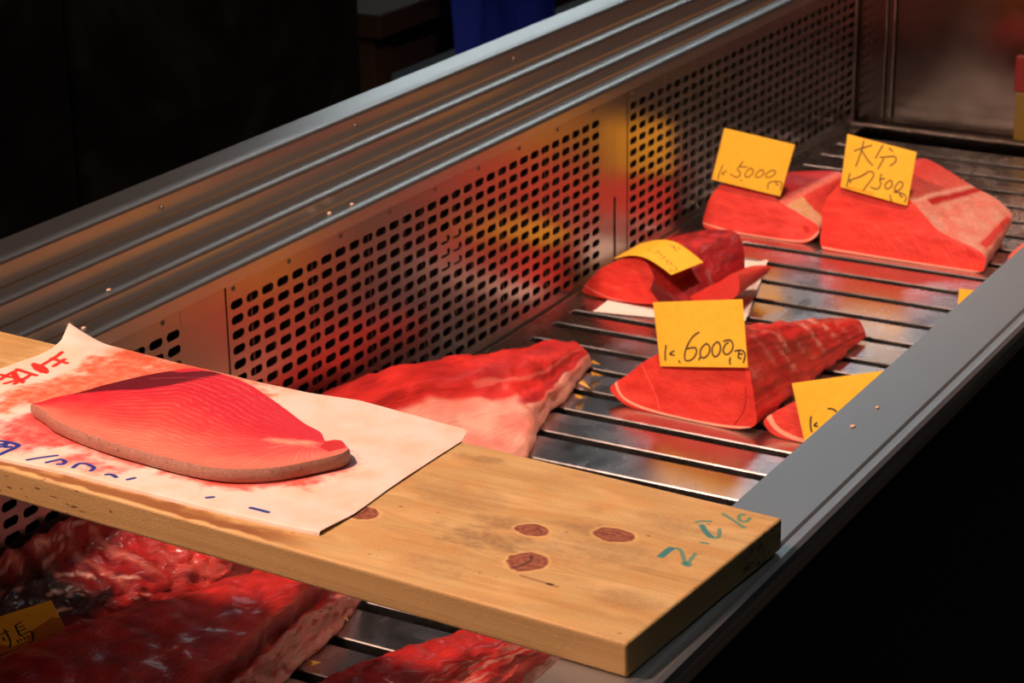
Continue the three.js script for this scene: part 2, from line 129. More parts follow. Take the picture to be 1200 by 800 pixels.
const STROKES = {"C":[[[0.095,0.677],[0.071,0.807],[0.07,0.905]],[[0.181,0.762],[0.107,0.807],[0.179,0.827]],[[0.229,0.913],[0.239,0.937]],[[0.49,0.476],[0.442,0.5],[0.371,0.613],[0.317,0.742],[0.294,0.872],[0.314,0.917],[0.37,0.904],[0.425,0.839],[0.45,0.758],[0.437,0.702],[0.387,0.71],[0.331,0.726]],[[0.474,0.863],[0.464,0.895]],[[0.564,0.645],[0.505,0.694],[0.477,0.807],[0.496,0.871],[0.546,0.855],[0.596,0.774],[0.597,0.678],[0.564,0.645]],[[0.687,0.621],[0.635,0.661],[0.614,0.774],[0.638,0.854],[0.683,0.83],[0.72,0.742],[0.716,0.645],[0.687,0.621]],[[0.761,0.613],[0.812,0.582],[0.858,0.622],[0.856,0.726],[0.807,0.806],[0.763,0.814],[0.737,0.758],[0.77,0.662],[0.809,0.63]],[[0.817,0.862],[0.803,0.902],[0.81,0.95]],[[0.874,0.761],[0.935,0.735],[0.98,0.774],[0.982,0.837],[0.957,0.925]],[[0.921,0.75],[0.911,0.806],[0.9,0.862],[0.934,0.869]],[[0.914,0.806],[0.951,0.802]]],"E":[[[0.107,0.687],[0.083,0.851],[0.087,0.964]],[[0.178,0.777],[0.112,0.841],[0.154,0.858]],[[0.371,0.526],[0.349,0.616],[0.311,0.701],[0.378,0.731],[0.386,0.811],[0.34,0.857],[0.247,0.816]],[[0.353,0.636],[0.449,0.614]],[[0.413,0.874],[0.427,0.89]],[[0.496,0.619],[0.444,0.709],[0.453,0.799],[0.501,0.803],[0.553,0.713],[0.543,0.624],[0.496,0.619]],[[0.646,0.6],[0.593,0.679],[0.601,0.759],[0.646,0.755],[0.7,0.675],[0.693,0.605],[0.646,0.6]],[[0.792,0.561],[0.73,0.634],[0.731,0.716],[0.791,0.706],[0.851,0.624],[0.845,0.554],[0.792,0.561]],[[0.811,0.916],[0.784,0.822],[0.834,0.764],[0.95,0.725],[0.979,0.756],[0.982,0.879]],[[0.896,0.764],[0.906,0.812],[0.941,0.794]]],"F":[[[0.13,0.273],[0.244,0.182],[0.365,0.09]],[[0.245,0.051],[0.238,0.195],[0.213,0.384],[0.184,0.545]],[[0.242,0.233],[0.327,0.364],[0.421,0.441]],[[0.521,0.036],[0.483,0.169],[0.447,0.302]],[[0.617,0.062],[0.667,0.095]],[[0.509,0.264],[0.605,0.226],[0.708,0.175],[0.747,0.217],[0.723,0.305],[0.668,0.364]],[[0.564,0.271],[0.532,0.392],[0.504,0.482]],[[0.113,0.702],[0.101,0.847],[0.09,0.961]],[[0.106,0.825],[0.15,0.869]],[[0.108,0.844],[0.216,0.755],[0.301,0.684],[0.387,0.553],[0.477,0.582],[0.431,0.728],[0.346,0.939]],[[0.567,0.56],[0.551,0.685],[0.586,0.713],[0.575,0.817],[0.526,0.865],[0.445,0.844]],[[0.556,0.664],[0.621,0.621]],[[0.693,0.635],[0.64,0.714],[0.651,0.8],[0.704,0.791],[0.75,0.715],[0.732,0.631],[0.693,0.635]],[[0.838,0.604],[0.787,0.701],[0.783,0.793],[0.844,0.781],[0.894,0.683],[0.892,0.605],[0.838,0.604]],[[0.786,0.821],[0.878,0.799],[0.958,0.82],[0.973,0.874],[0.958,0.94]],[[0.879,0.808],[0.871,0.871],[0.917,0.865]],[[0.741,0.897],[0.755,0.952],[0.782,1.013]]],"D":[[[0.131,0.576],[0.103,0.687],[0.102,0.812]],[[0.179,0.687],[0.128,0.717],[0.177,0.741]],[[0.337,0.487],[0.378,0.488],[0.416,0.547]]],"I":[[[0.551,0.382],[0.621,0.335]],[[0.558,0.373],[0.55,0.563],[0.565,0.712]],[[0.578,0.459],[0.634,0.466]],[[0.572,0.569],[0.637,0.552]],[[0.565,0.712],[0.642,0.659],[0.683,0.685],[0.677,0.831],[0.648,0.969],[0.62,0.971]],[[0.513,0.79],[0.513,0.856]],[[0.542,0.787],[0.552,0.831]],[[0.583,0.78],[0.59,0.838]],[[0.614,0.763],[0.624,0.807]],[[0.375,0.487],[0.464,0.461]],[[0.437,0.385],[0.449,0.592],[0.445,0.785],[0.42,0.905],[0.41,0.862]],[[0.393,0.585],[0.396,0.67]]],"Istain":[[0.7,0.652],[0.864,0.551],[0.92,0.488],[0.995,0.587],[1.007,1.066],[0.735,1.065],[0.501,1.106],[0.272,1.118],[0.06,1.023],[0.201,0.855],[0.334,0.736],[0.442,0.912],[0.595,0.877]]};
// ------------------------------------------------------------------ the room
const wallM = new THREE.MeshStandardMaterial({ color: 0x332e29, roughness: 0.9, bumpMap: rep(grain, 3, 3), bumpScale: 0.002 });
const floorM = new THREE.MeshStandardMaterial({ color: 0x3a3833, roughness: 0.8 });
const ceilM = new THREE.MeshStandardMaterial({ color: 0x5b5f62, roughness: 0.9 });
const R3 = (x0, x1, y0, y1, z0, z1) => bx(x0 / U, x1 / U, y0 / U, y1 / U, z0 / U, z1 / U);
struct('floor', R3(-4.2, 10.2, -0.95, -0.85, -4.7, 3.7), floorM, 'dark concrete market floor under the fish counter', 'floor');
struct('ceiling', R3(-4.2, 10.2, 2.6, 2.7, -4.7, 3.7), ceilM, 'grey ceiling over the fish market', 'ceiling');
struct('wall_back', R3(-4.2, 10.2, -0.85, 2.6, -4.7, -4.6), wallM, 'dark wall far behind the fish counter', 'wall');
struct('wall_front', R3(-4.2, 10.2, -0.85, 2.6, 3.6, 3.7), wallM, 'dark wall behind the viewer', 'wall');
struct('wall_left', R3(-4.2, -4.1, -0.85, 2.6, -4.6, 3.6), wallM, 'dark wall at the left end of the hall', 'wall');
struct('wall_right', R3(10.1, 10.2, -0.85, 2.6, -4.6, 3.6), wallM, 'dark wall at the right end of the hall', 'wall');
const partM = new THREE.MeshStandardMaterial({ color: 0x0b0b0a, roughness: 0.62, roughnessMap: rep(smear, 1.5, 1.5) });
struct('wall_partition', mergeGeometries([R3(-3.2, 0.33, -0.85, 0.25, -0.5, -0.47), R3(0.335, 0.93, -0.85, 0.25, -0.5, -0.472)]), partM, 'black partition board behind the steel counter', 'wall');

// ------------------------------------------------------------------ lamps (outside the frame)
function workLamp(at, to, power, cone, pen, label) {
  const t = thing('work_lamp', label, 'lamp');
  const pos = new THREE.Vector3(...at), aim = new THREE.Vector3(...to);
  t.position.copy(pos);
  const dir = aim.clone().sub(pos).normalize();
  t.quaternion.setFromUnitVectors(new THREE.Vector3(0, -1, 0), dir);
  const hood = new THREE.LatheGeometry([[0.03, 0.2], [0.06, 0.19], [0.09, 0.12], [0.2, 0.0], [0.205, -0.01], [0.195, -0.01], [0.085, 0.11], [0.03, 0.15]].map((a) => new THREE.Vector2(...a)), 40);
  mesh('hood', hood, new THREE.MeshStandardMaterial({ color: 0x5a2018, roughness: 0.4, side: THREE.DoubleSide }), t);
  const bulb = mesh('bulb', new THREE.SphereGeometry(0.075, 24, 16), new THREE.MeshStandardMaterial({ color: 0xffffff, emissive: WARM, emissiveIntensity: 6 }), t);
  bulb.position.y = 0.06; bulb.castShadow = false;
  const cord = mesh('cord', new THREE.CylinderGeometry(0.006, 0.006, 0.4, 10), M.black, t); cord.position.y = 0.38;
  const L = new THREE.SpotLight(WARM, power, 0, cone, pen, 2);
  L.position.copy(pos).addScaledVector(dir, 0.02); L.target.position.copy(aim); L.castShadow = true; L.shadow.radius = 5; L.shadow.mapSize.set(2048, 2048);
  L.name = 'work_lamp_light'; scene.add(L, L.target);
}
workLamp(LAMP, LAMP_AIM, LAMP_POWER, 0.62, 0.6, 'warm hooded lamp hung over the near end of the counter');
workLamp(LAMP2, LAMP2_AIM, LAMP2_POWER, 0.62, 1, 'warm hooded lamp hung over the middle of the counter');
function batten(x0, x1, y, z, tilt, power, label) {
  const t = thing('fluorescent_fitting', label, 'lamp', 'fluorescent fittings');
  t.position.set((x0 + x1) / 2, y, z); t.rotation.x = tilt;
  const len = x1 - x0;
  mesh('tray', new RoundedBoxGeometry(len, 0.06, 0.3, 2, 0.01), new THREE.MeshStandardMaterial({ color: 0xb9bdbf, roughness: 0.5 }), t);
  for (const s of [-1, 1]) {
    const tube = mesh('tube', new THREE.CylinderGeometry(0.019, 0.019, len - 0.1, 16).rotateZ(Math.PI / 2).translate(0, -0.06, s * 0.08), new THREE.MeshStandardMaterial({ color: 0xffffff, emissive: COOL, emissiveIntensity: power * 1.6 }), t);
    tube.castShadow = false;
  }
  const L = new THREE.RectAreaLight(COOL, power, len - 0.1, 0.24);
  L.position.set(0, -0.085, 0); L.rotation.x = -Math.PI / 2; L.name = 'fluorescent_light'; t.add(L);
}
batten(4.6, 7.4, 1.6, -3.1, -1.15, TUBE_POWER, 'long fluorescent fitting hung low over the neighbouring stall');
batten(3.4, 5.8, 2.5, -1.2, -0.3, CEIL_POWER, 'long fluorescent fitting under the ceiling beyond the counter');
batten(-1.7, 0.5, 2.5, 0.95, 0.2, NEAR_FILL_POWER, 'added fluorescent fitting above the near side, put in to fill the shadows');  // unseen fitting, added to lighten the shadows on the near fillets

// ------------------------------------------------------------------ the refrigerated counter
const FY = -8;                                    // shelf level
const kase = thing('display_case', 'long stainless steel refrigerated counter with slatted shelf and perforated back', 'display case');
const part = (name, geo, mat, parent = kase) => mesh(name, geo, mat, parent);
const X0 = -52, X1 = 63;
// stepped rail along the back: four treads, three risers
const STEP = [[0.05, 1.52], [-0.87, 2.19], [-1.88, 3.10], [-2.78, 4.10], [-4.36, 4.10]];
{
  const T = 0.14, names = ['track_step', 'track_step', 'track_step', 'back_ledge'];
  for (let k = 0; k < 4; k++) {
    const [z0, y0] = STEP[k], z1 = STEP[k + 1][0], yb = k ? STEP[k - 1][1] : 0.86, e = 0.05;
    // riser below this tread's nose plus the tread itself, with a softened nose
    const prof = [[z0 - 0.12, yb], [z0, yb], ...Array.from({ length: 9 }, (_, i) => { const q = i / 8 * Math.PI / 2; return [z0 - 0.42 + 0.42 * Math.cos(q), y0 - 0.2 + 0.2 * Math.sin(q)]; }), [z1 - (k < 3 ? 0.02 : 0), y0], [z1 - (k < 3 ? 0.02 : 0), y0 - T], [z0 - 0.12, y0 - T]];
    const m = part(names[k], sweep(prof, X0, X1), M.tread);
    if (k < 3) mesh('sealant_line', sweep([[z1, y0], [z1 + 0.04, y0], [z1 + 0.03, y0 + 0.03], [z1, y0 + 0.045]], X0, X1), M.sealant, m);
  }
  part('outer_skin', sweep([[-4.36, 4.1], [-4.3, 4.1], [-4.3, -32], [-4.36, -32]], X0, X1), M.black);
  for (const x of [-0.6, 12.5, 26]) part('rivet', new THREE.SphereGeometry(0.09 * U, 10, 8).translate(x * U, 3.55 * U, -2.76 * U), M.screw);
}
// perforated plates
const PV = 0.5984, TH = 0.07;
const cell = (() => {
  const s = new THREE.Shape(); const a = 0.5 * U, b = PV / 2 * U;
  s.moveTo(-a, -b); s.lineTo(a, -b); s.lineTo(a, b); s.lineTo(-a, b); s.closePath();
  const h = new THREE.Path(), r = 0.17 * U, l = 0.21 * U;
  h.moveTo(-l, -r); h.absarc(-l, 0, r, -Math.PI / 2, Math.PI / 2, true); h.lineTo(l, r); h.absarc(l, 0, r, Math.PI / 2, -Math.PI / 2, true); h.closePath();
  s.holes.push(h);
  const g = new THREE.ExtrudeGeometry(s, { depth: TH * U, bevelEnabled: false, curveSegments: 5 });
  g.translate(0, 0, -TH * U); metricUV(g); return g;
})();
function perforated(first, cols, xa, xb, blocked = []) {
  const gs = [], y1 = 0.86, y0 = -7.9, yT = PV / 2, yB = -12.5 * PV;
  for (let i = 0; i < cols; i++) for (let k = 0; k < 13; k++) {
    const g = cell.clone(); g.translate((first + i) * U, -k * PV * U, 0); metricUV(g); gs.push(g);
  }
  gs.push(bx(xa, xb, yT, y1, -TH, 0), bx(xa, xb, y0, yB, -TH, 0), bx(xa, first - 0.5, yB, yT, -TH, 0), bx(first + cols - 0.5, xb, yB, yT, -TH, 0));
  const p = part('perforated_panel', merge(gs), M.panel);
  for (const [i, k] of blocked) mesh('slot_blank', bx(first + i - 0.36, first + i + 0.24, -k * PV - 0.1, -k * PV + 0.17, -0.16, -0.05, 0.03), M.panel, p);
  for (let x = xa + 0.45; x < xb; x += 3.62) mesh('screw', new THREE.SphereGeometry(0.11 * U, 10, 8).scale(1, 1, 0.5).translate(x * U, 0.66 * U, 0), M.screw, p);
  return p;
}
perforated(0, 30, -0.6, 29.7, [[15, 3], [15, 4], [15, 5], [16, 3], [16, 4], [16, 5]]);
perforated(33.05, 30, 32.45, 62.8);
perforated(-7.87, 5, -8.47, -3.4);
perforated(-40.05, 30, -40.65, -10.4);
const pillar = (a, b) => part('upright_strip', bx(a, b, -7.9, 0.86, -0.16, -0.03, 0.03), M.panel);
pillar(-3.36, -0.64); pillar(-10.36, -8.5);
{
  pillar(29.74, 30.98); pillar(31.2, 32.41);
  part('upright_strip', bx(30.97, 31.21, -4.2, 0.86, -0.16, -0.03), M.panel);
}
part('base_bead', sweep([[0.0, -7.98], [0.16, -7.98], [0.16, -7.86], [0.1, -7.8], [0.0, -7.74]], X0, X1 - 0.3), M.panel);
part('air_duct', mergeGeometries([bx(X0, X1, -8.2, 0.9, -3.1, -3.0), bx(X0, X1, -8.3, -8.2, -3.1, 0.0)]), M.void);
{
  const gs = []; for (let x = -41; x < 62; x += 1.37) gs.push(bx(x, x + 0.09, -7.9, 0.6, -0.9, -0.45));
  const f = part('cooling_fins', mergeGeometries(gs), M.fin); f.userData.kind = 'stuff';
}
// shelf: a plain strip along the back, then slats with open slots
const EDGES = [-44.2, -41.7, -39.2, -36.7, -34.2, -31.7, -29.2, -26.7, -24.2, -21.7, -19.2, -16.7, -14.2, -11.0, -10.35, -7.8, -5.2, -2.85, -0.5, 1.8, 4.1, 6.4, 8.65, 11.35, 13.85, 16.12, 18.56, 20.9, 23.14, 25.02, 27.87, 30.5, 33.2, 35.8, 38.2, 40.6, 43.05, 45.5, 48, 50.5, 53, 55.5, 58, 60.5].filter((x) => x !== -11.0);
part('shelf_strip', bx(X0, X1, -8.3, FY, 0.02, 0.95, 0.04), M.slat);
for (let i = 1; i < EDGES.length; i++) {
  // each slat runs from the slot in front of it to its own near edge, which turns down
  const xa = EDGES[i - 1], xb = EDGES[i] - 0.58, c = 0.035;
  const prof = [[xa, -8.7], [xa, FY - c], [xa + c, FY], [xb - 0.05, FY], [xb, FY - 0.05], [xb, -8.5], [xb - 0.08, -8.5], [xb - 0.08, -8.14], [xa + 0.1, -8.14], [xa + 0.1, -8.7]];
  const s = new THREE.Shape(prof.map(([x, y]) => new THREE.Vector2(x * U, y * U)));
  const g = metricUV(new THREE.ExtrudeGeometry(s, { depth: 26.25 * U, bevelEnabled: false }).translate(0, 0, 0.95 * U));
  part('slat', g, M.slat);
}
part('drip_tray', bx(X0, X1, -10.6, -10.4, -0.2, 27.4), M.void);
// end wall
{
  const e = part('end_wall', bx(62.9, 63.4, -10.4, 4.1, -4.3, 29.6), M.endwall);
  mesh('corner_post', bx(62.2, 62.9, -8.6, 4.1, -0.35, 0.32, 0.12), M.endwall, e);
  mesh('narrow_panel', bx(62.7, 62.9, -8.2, 4.0, 0.42, 2.05, 0.1), M.endwall, e);
  mesh('vertical_trim', bx(62.6, 62.9, -8.3, 4.1, 2.15, 2.6, 0.12), M.endwall, e);
  mesh('bottom_ledge', bx(61.6, 62.9, -8.3, -7.6, 0.3, 27.3, 0.2), M.endwall, e);
  mesh('wall_panel', bx(62.74, 62.9, -7.4, 4.0, 2.65, 27.3, 0.1), M.endwall, e);
}
// front rail and front of the case
{
  const prof = [[27.5, 3.2], [27.5, 4.07], [27.53, 4.1], [29.45, 4.1], [29.55, 4.06], [29.66, 4.06], [29.8, 4.08], [29.93, 4.03], [30.0, 3.9], [30.0, 3.72], [29.93, 3.6], [29.8, 3.55], [29.8, 3.2]];
  part('front_rail', sweep(prof, X0, X1), M.rail);
  part('front_inner_wall', bx(X0, X1, -10.4, 3.2, 27.5, 27.62), M.slat);
  part('front_skin', bx(X0, X1, -33, 3.4, 29.3, 29.78), M.black);
  part('plinth', bx(X0, X1, -34, -33, -4.2, 29.2), M.black);
}
// bits of scale and fat stuck to the steel
const bitM = new THREE.MeshStandardMaterial({ color: 0xd9b9a0, roughness: 0.5 });
[[-8.0, 1.55, -0.55], [-9.9, 1.56, -0.3], [-6.0, 2.25, -1.0], [7.0, 1.56, -0.45], [8.4, 1.57, -0.3], [-10.8, 4.13, -4.1]].forEach(([x, y, z]) => {
  const b = mesh('fat_fleck', new THREE.IcosahedronGeometry(0.1 * U, 1).scale(1, 0.5, 0.8).translate(x * U, y * U, z * U), bitM);
  b.userData = { label: 'tiny pale fleck of fat on the stepped steel track', category: 'fleck', group: 'flecks on the steel track' };
});
[[-9.9, 28.3], [-8.3, 28.4]].forEach(([x, z], i) => {
  const b = mesh('fat_fleck', new THREE.IcosahedronGeometry((0.1 - 0.02 * i) * U, 1).scale(1, 0.35, 0.8).translate(x * U, 4.12 * U, z * U), bitM);
  b.userData = { label: 'tiny pale fleck on the flat front rail', category: 'fleck', group: 'flecks on the front rail' };
});

// ------------------------------------------------------------------ lofted fish
const RED = [0.74, 0.036, 0.028], DEEP = [0.34, 0.013, 0.016], DARK = [0.13, 0.008, 0.012], PINK = [0.86, 0.27, 0.20], PALE = [0.86, 0.45, 0.34], FAT = [0.75, 0.42, 0.16];
const cr = (a, b, c, d, t) => 0.5 * (2 * b + (c - a) * t + (2 * a - 5 * b + 4 * c - d) * t * t + (3 * b - a - 3 * c + d) * t * t * t);
function ringOf(sec, ns) {
  const n = sec.length, out = [];
  for (let j = 0; j < ns; j++) { const g = j / ns * n, i = Math.floor(g), f = g - i, P0 = sec[(i + n - 1) % n], P1 = sec[i % n], P2 = sec[(i + 1) % n], P3 = sec[(i + 2) % n]; out.push([0, 1, 2].map((k) => cr(P0[k], P1[k], P2[k], P3[k], f))); }
  return out;
}
function loft(secs, { ns = 112, nt = 36, amp = 0.05, freq = 1, col, bulge = 0 }) {
  const n = secs[0].length, m = secs.length, rings = secs.map((s) => ringOf(s, ns)), grid = [];
  for (let k = 0; k <= nt; k++) {
    const g = k / nt * (m - 1), i = Math.min(m - 2, Math.floor(g)), f = g - i, row = [];
    for (let j = 0; j < ns; j++) {
      const q = (r) => rings[clamp(r, 0, m - 1)][j];
      let p = m === 2 ? mix(q(0), q(1), f) : [0, 1, 2].map((d) => cr(q(i - 1)[d], q(i)[d], q(i + 1)[d], q(i + 2)[d], f));
      if (bulge) { const c = mix(secs[0].reduce((a, b) => a.map((v, d) => v + b[d] / n), [0, 0, 0]), secs[m - 1].reduce((a, b) => a.map((v, d) => v + b[d] / n), [0, 0, 0]), k / nt), w = bulge * Math.sin(Math.PI * k / nt); p = p.map((v, d) => v + (v - c[d]) * w); }
      const w = amp * Math.min(1, 6 * k / nt, 6 * (1 - k / nt));
      p = [p[0] + w * fbm(p[0] * freq, p[1] * freq, p[2] * freq), p[1] + w * fbm(p[0] * freq + 9, p[1] * freq, p[2] * freq), p[2] + w * fbm(p[0] * freq, p[1] * freq + 7, p[2] * freq)];
      p[1] = Math.max(p[1], FY + 0.02); p[2] = Math.max(p[2], 0.2);
      row.push(p);
    }
    grid.push(row);
  }
  const pos = [], uv = [], cl = [], idx = [];
  for (let k = 0; k <= nt; k++) for (let j = 0; j <= ns; j++) {
    const p = grid[k][j % ns]; pos.push(p[0] * U, p[1] * U, p[2] * U);
    uv.push(k / nt * 2.2, j / ns * 2.2);
    cl.push(...(col ? col(j / ns * n, k / nt, p) : RED));
  }
  for (let k = 0; k < nt; k++) for (let j = 0; j < ns; j++) { const a = k * (ns + 1) + j, b = a + 1, c = a + ns + 1, d = c + 1; idx.push(a, c, b, b, c, d); }
  const g = new THREE.BufferGeometry();
  g.setAttribute('position', new THREE.Float32BufferAttribute(pos, 3)); g.setAttribute('uv', new THREE.Float32BufferAttribute(uv, 2)); g.setAttribute('color', new THREE.Float32BufferAttribute(cl, 3));
  g.setIndex(idx); g.computeVertexNormals();
  return { geo: g, first: grid[0], last: grid[nt] };
}
function cap(ring, flip, col, puff = 0.06) {
  const ns = ring.length, K = 9, c = ring.reduce((a, p) => a.map((v, d) => v + p[d] / ns), [0, 0, 0]);
  const zs = ring.map((p) => p[2]), ys = ring.map((p) => p[1]), z0 = Math.min(...zs), z1 = Math.max(...zs), y0 = Math.min(...ys), y1 = Math.max(...ys);
  const pos = [], uv = [], cl = [], idx = [];
  for (let k = 0; k <= K; k++) for (let j = 0; j <= ns; j++) {
    const f = Math.pow(k / K, 0.9), p = mix(ring[j % ns], c, f), w = puff * (1 - Math.pow(1 - f, 3)) * (flip ? 1 : -1);
    pos.push((p[0] + w + 0.03 * fbm(p[0], p[1] * 1.5, p[2] * 1.5) * f) * U, p[1] * U, p[2] * U); uv.push((p[2] - z0) / (z1 - z0), (p[1] - y0) / (y1 - y0)); cl.push(...(col ? col(p) : [1, 1, 1]));
  }
  for (let k = 0; k < K; k++) for (let j = 0; j < ns; j++) { const a = k * (ns + 1) + j, b = a + 1, d = a + ns + 1, e = d + 1; flip ? idx.push(a, d, b, b, d, e) : idx.push(a, b, d, b, e, d); }
  const g = new THREE.BufferGeometry();
  g.setAttribute('position', new THREE.Float32BufferAttribute(pos, 3)); g.setAttribute('uv', new THREE.Float32BufferAttribute(uv, 2)); g.setAttribute('color', new THREE.Float32BufferAttribute(cl, 3));
  g.setIndex(idx); g.computeVertexNormals(); return g;
}
const fleshM = new THREE.MeshPhysicalMaterial({ vertexColors: true, map: fibre, roughness: 0.5, specularIntensity: 0.6, clearcoat: 0.12, clearcoatRoughness: 0.3, bumpMap: fibre, bumpScale: 0.0014, side: THREE.DoubleSide });
const wetM = new THREE.MeshPhysicalMaterial({ vertexColors: true, map: fibre, roughness: 0.42, specularIntensity: 0.6, clearcoat: 0.35, clearcoatRoughness: 0.2, bumpMap: rep(fibre, 3, 3), bumpScale: 0.0016, side: THREE.DoubleSide });
const cutM = (tex) => new THREE.MeshPhysicalMaterial({ map: tex, roughness: 0.55, specularIntensity: 0.5, clearcoat: 0.06, clearcoatRoughness: 0.35, bumpMap: rep(grain, 2, 2), bumpScale: 0.0004, side: THREE.DoubleSide });
// grain of a cut face: rings of muscle round (cx, cy), rays of fat, a pale skin edge along the bottom
function cutTex({ base, line = 'rgba(255,150,125,0.11)', cx, cy, rings = 16, squash = 0.55, extra }) {
  return canvasTex(512, 384, (x, W, H) => {
    x.fillStyle = base; x.fillRect(0, 0, W, H);
    speckle(x, W, H, 500, ['rgba(255,120,100,0.05)', 'rgba(120,0,0,0.05)'], 6, 40, 2);
    for (let i = 1; i < rings; i++) { x.strokeStyle = line; x.lineWidth = 1 + 1.6 * rnd(); x.beginPath(); for (let a = 0; a <= 64; a++) { const t = a / 64 * 6.283, r = i / rings * 1.15 * (1 + 0.06 * n3(Math.cos(t) * 2, Math.sin(t) * 2, i * 0.4)); const px = (cx + Math.cos(t) * r) * W, py = (cy + Math.sin(t) * r * squash) * H; a ? x.lineTo(px, py) : x.moveTo(px, py); } x.stroke(); }
    speckle(x, W, H, 1600, ['rgba(255,170,150,0.10)', 'rgba(110,0,0,0.10)'], 0.6, 2.2, 2.5);
    if (extra) extra(x, W, H);
  });
}
const streak = (s, t, f = 30, g = 3) => n3(s * f, t * g, 2.2);
function tuna(name, label, key, col, tex, opt = {}) {
  const t = thing(name, label, 'fish');
  const L = loft(P[key], { col, ...opt });
  mesh('flesh', L.geo, opt.mat || fleshM, t);
  if (tex) mesh('cut_face', cap(L.first, false), cutM(tex), t); else mesh('near_end', cap(L.first, false, (p) => col(opt.endS ?? 3, 0, p)), fleshM, t);
  mesh('far_end', cap(L.last, true, (p) => opt.far || RED), fleshM, t);
  return t;
}
// block under the 6000 card
tuna('tuna_block', 'wedge of red tuna with a smooth cut face, carrying the 6000 card', 'C', (s, t, p) => {
  let c = mix(RED, DEEP, clamp(0.45 + 1.2 * streak(s, t)) * smooth(7.2, 8.2, s) * (1 - smooth(11.3, 12, s)));
  if (s > 10 && s < 12.2) c = mix(c, PINK, clamp(1.6 * n3(p[0] * 2.2, p[2] * 3, 1) - 0.15));
  if (s > 8.2 && s < 11.2) c = mix(c, PALE, clamp(3 * n3(p[0] * 2.6 + p[1] * 1.6, 0.5 * p[1], 4) - 0.75) * (0.35 + 0.5 * clamp(n3(p[0] * 0.5, 2, 2) + 0.5)));
  if (s < 6.6 || s > 14.6) c = mix(c, PALE, 0.8);
  return c;
}, cutTex({ base: '#da382c', cx: 0.72, cy: 0.75, squash: 0.8, extra: (x, W, H) => { stroke(x, [[0.2, 0.55], [0.32, 0.8], [0.36, 0.95]], 3, 'rgba(255,150,120,0.5)', W, H); stroke(x, [[0.9, 0.55], [0.93, 0.75], [0.86, 0.95]], 3, 'rgba(110,8,8,0.8)', W, H); stroke(x, [[0, 0.62], [0.04, 0.85], [0.14, 0.96], [0.45, 0.995], [0.8, 0.985], [0.99, 0.94]], 9, 'rgba(250,200,170,0.85)', W, H); } }), { amp: 0.13, freq: 1.3, far: RED });
// block under the 7500 card
tuna('tuna_block', 'broad fatty tuna block with a pale pink facet under the 7500 card', 'F', (s, t, p) => {
  let c = RED;
  if (s > 6.05 && s < 9.6) { c = mix(PINK, PALE, clamp(0.35 + n3(p[0] * 1.5, p[1] * 2, p[2]))); if (s > 8.15 && s < 8.85 && t > 0.12 && t < 0.9) c = mix(RED, PINK, 0.15); }
  if (s > 5.9 && s < 6.12) c = PALE;
  if (s > 6.12 && s < 6.3 && t > 0.2) c = mix(DEEP, RED, 0.5);
  if (s > 4 && s < 5.9) c = mix(RED, PINK, 0.12 + 0.3 * smooth(5, 5.9, s));
  if (s > 9.4 && s < 11.4) c = mix(PINK, PALE, 0.6);
  if (s < 3) c = mix(RED, PINK, 0.08);
  return c;
}, cutTex({ base: '#dc3429', cx: 0.05, cy: 0.2, squash: 0.6, rings: 14, line: 'rgba(255,140,120,0.10)', extra: (x, W, H) => { for (let i = 0; i < 26; i++) { const a = 0.3 + i * 0.026 + 0.02 * rnd(), l = 0.25 * rnd(); stroke(x, [[a + 0.03, 0.99], [a, 0.82], [a - 0.1 - 0.05 * rnd(), 0.5 + l]], 1 + 2 * rnd(), `rgba(255,165,140,${0.08 + 0.18 * rnd()})`, W, H); } stroke(x, [[0.52, 0.1], [0.7, 0.42], [0.88, 0.62], [0.99, 0.72]], 10, 'rgba(255,200,175,0.9)', W, H); stroke(x, [[0.0, 0.97], [0.3, 0.985], [0.98, 0.995]], 10, 'rgba(250,190,165,0.8)', W, H); poly(x, [[0.87, 0.68], [0.93, 0.74], [0.95, 0.82], [0.9, 0.8]], 'rgba(190,30,30,0.9)', W, H); speckle(x, W, H, 0, ['#000'], 1, 1); } }), { amp: 0.06, bulge: 0.0 });
// block under the 5000 card
tuna('tuna_block', 'tuna block with a yellowish fat stripe on its shoulder under the 5000 card', 'E', (s, t, p) => {
  let c = mix(RED, DEEP, 0.35);
  if (s > 5.2 && s < 7.1 && t < 0.3 - 0.05 * (s - 5)) c = mix(FAT, PALE, clamp(0.4 + n3(p[0] * 3, p[1] * 3, p[2] * 3)));
  else if (s > 4.85 && s < 5.15) c = mix(RED, PINK, 0.7);
  else if (s > 5.1 && s < 7.2) c = mix(RED, PINK, 0.12);
  if (s > 7 && s < 9.2) c = PALE;
  if (s < 2.5) c = mix(RED, PINK, 0.15);
  return c;
}, cutTex({ base: '#da3b30', cx: 0.3, cy: 0.1, squash: 0.7, rings: 12, line: 'rgba(255,140,120,0.12)', extra: (x, W, H) => { poly(x, [[0.86, 0.66], [0.91, 0.7], [0.93, 0.8], [0.88, 0.78]], 'rgba(190,30,30,0.9)', W, H); stroke(x, [[0.0, 0.9], [0.2, 0.98], [0.75, 0.99], [0.93, 0.95], [1, 0.75]], 10, 'rgba(250,190,165,0.8)', W, H); stroke(x, [[0.66, 0.2], [0.82, 0.4], [0.97, 0.58]], 8, 'rgba(250,190,165,0.7)', W, H); } }), { amp: 0.06 });
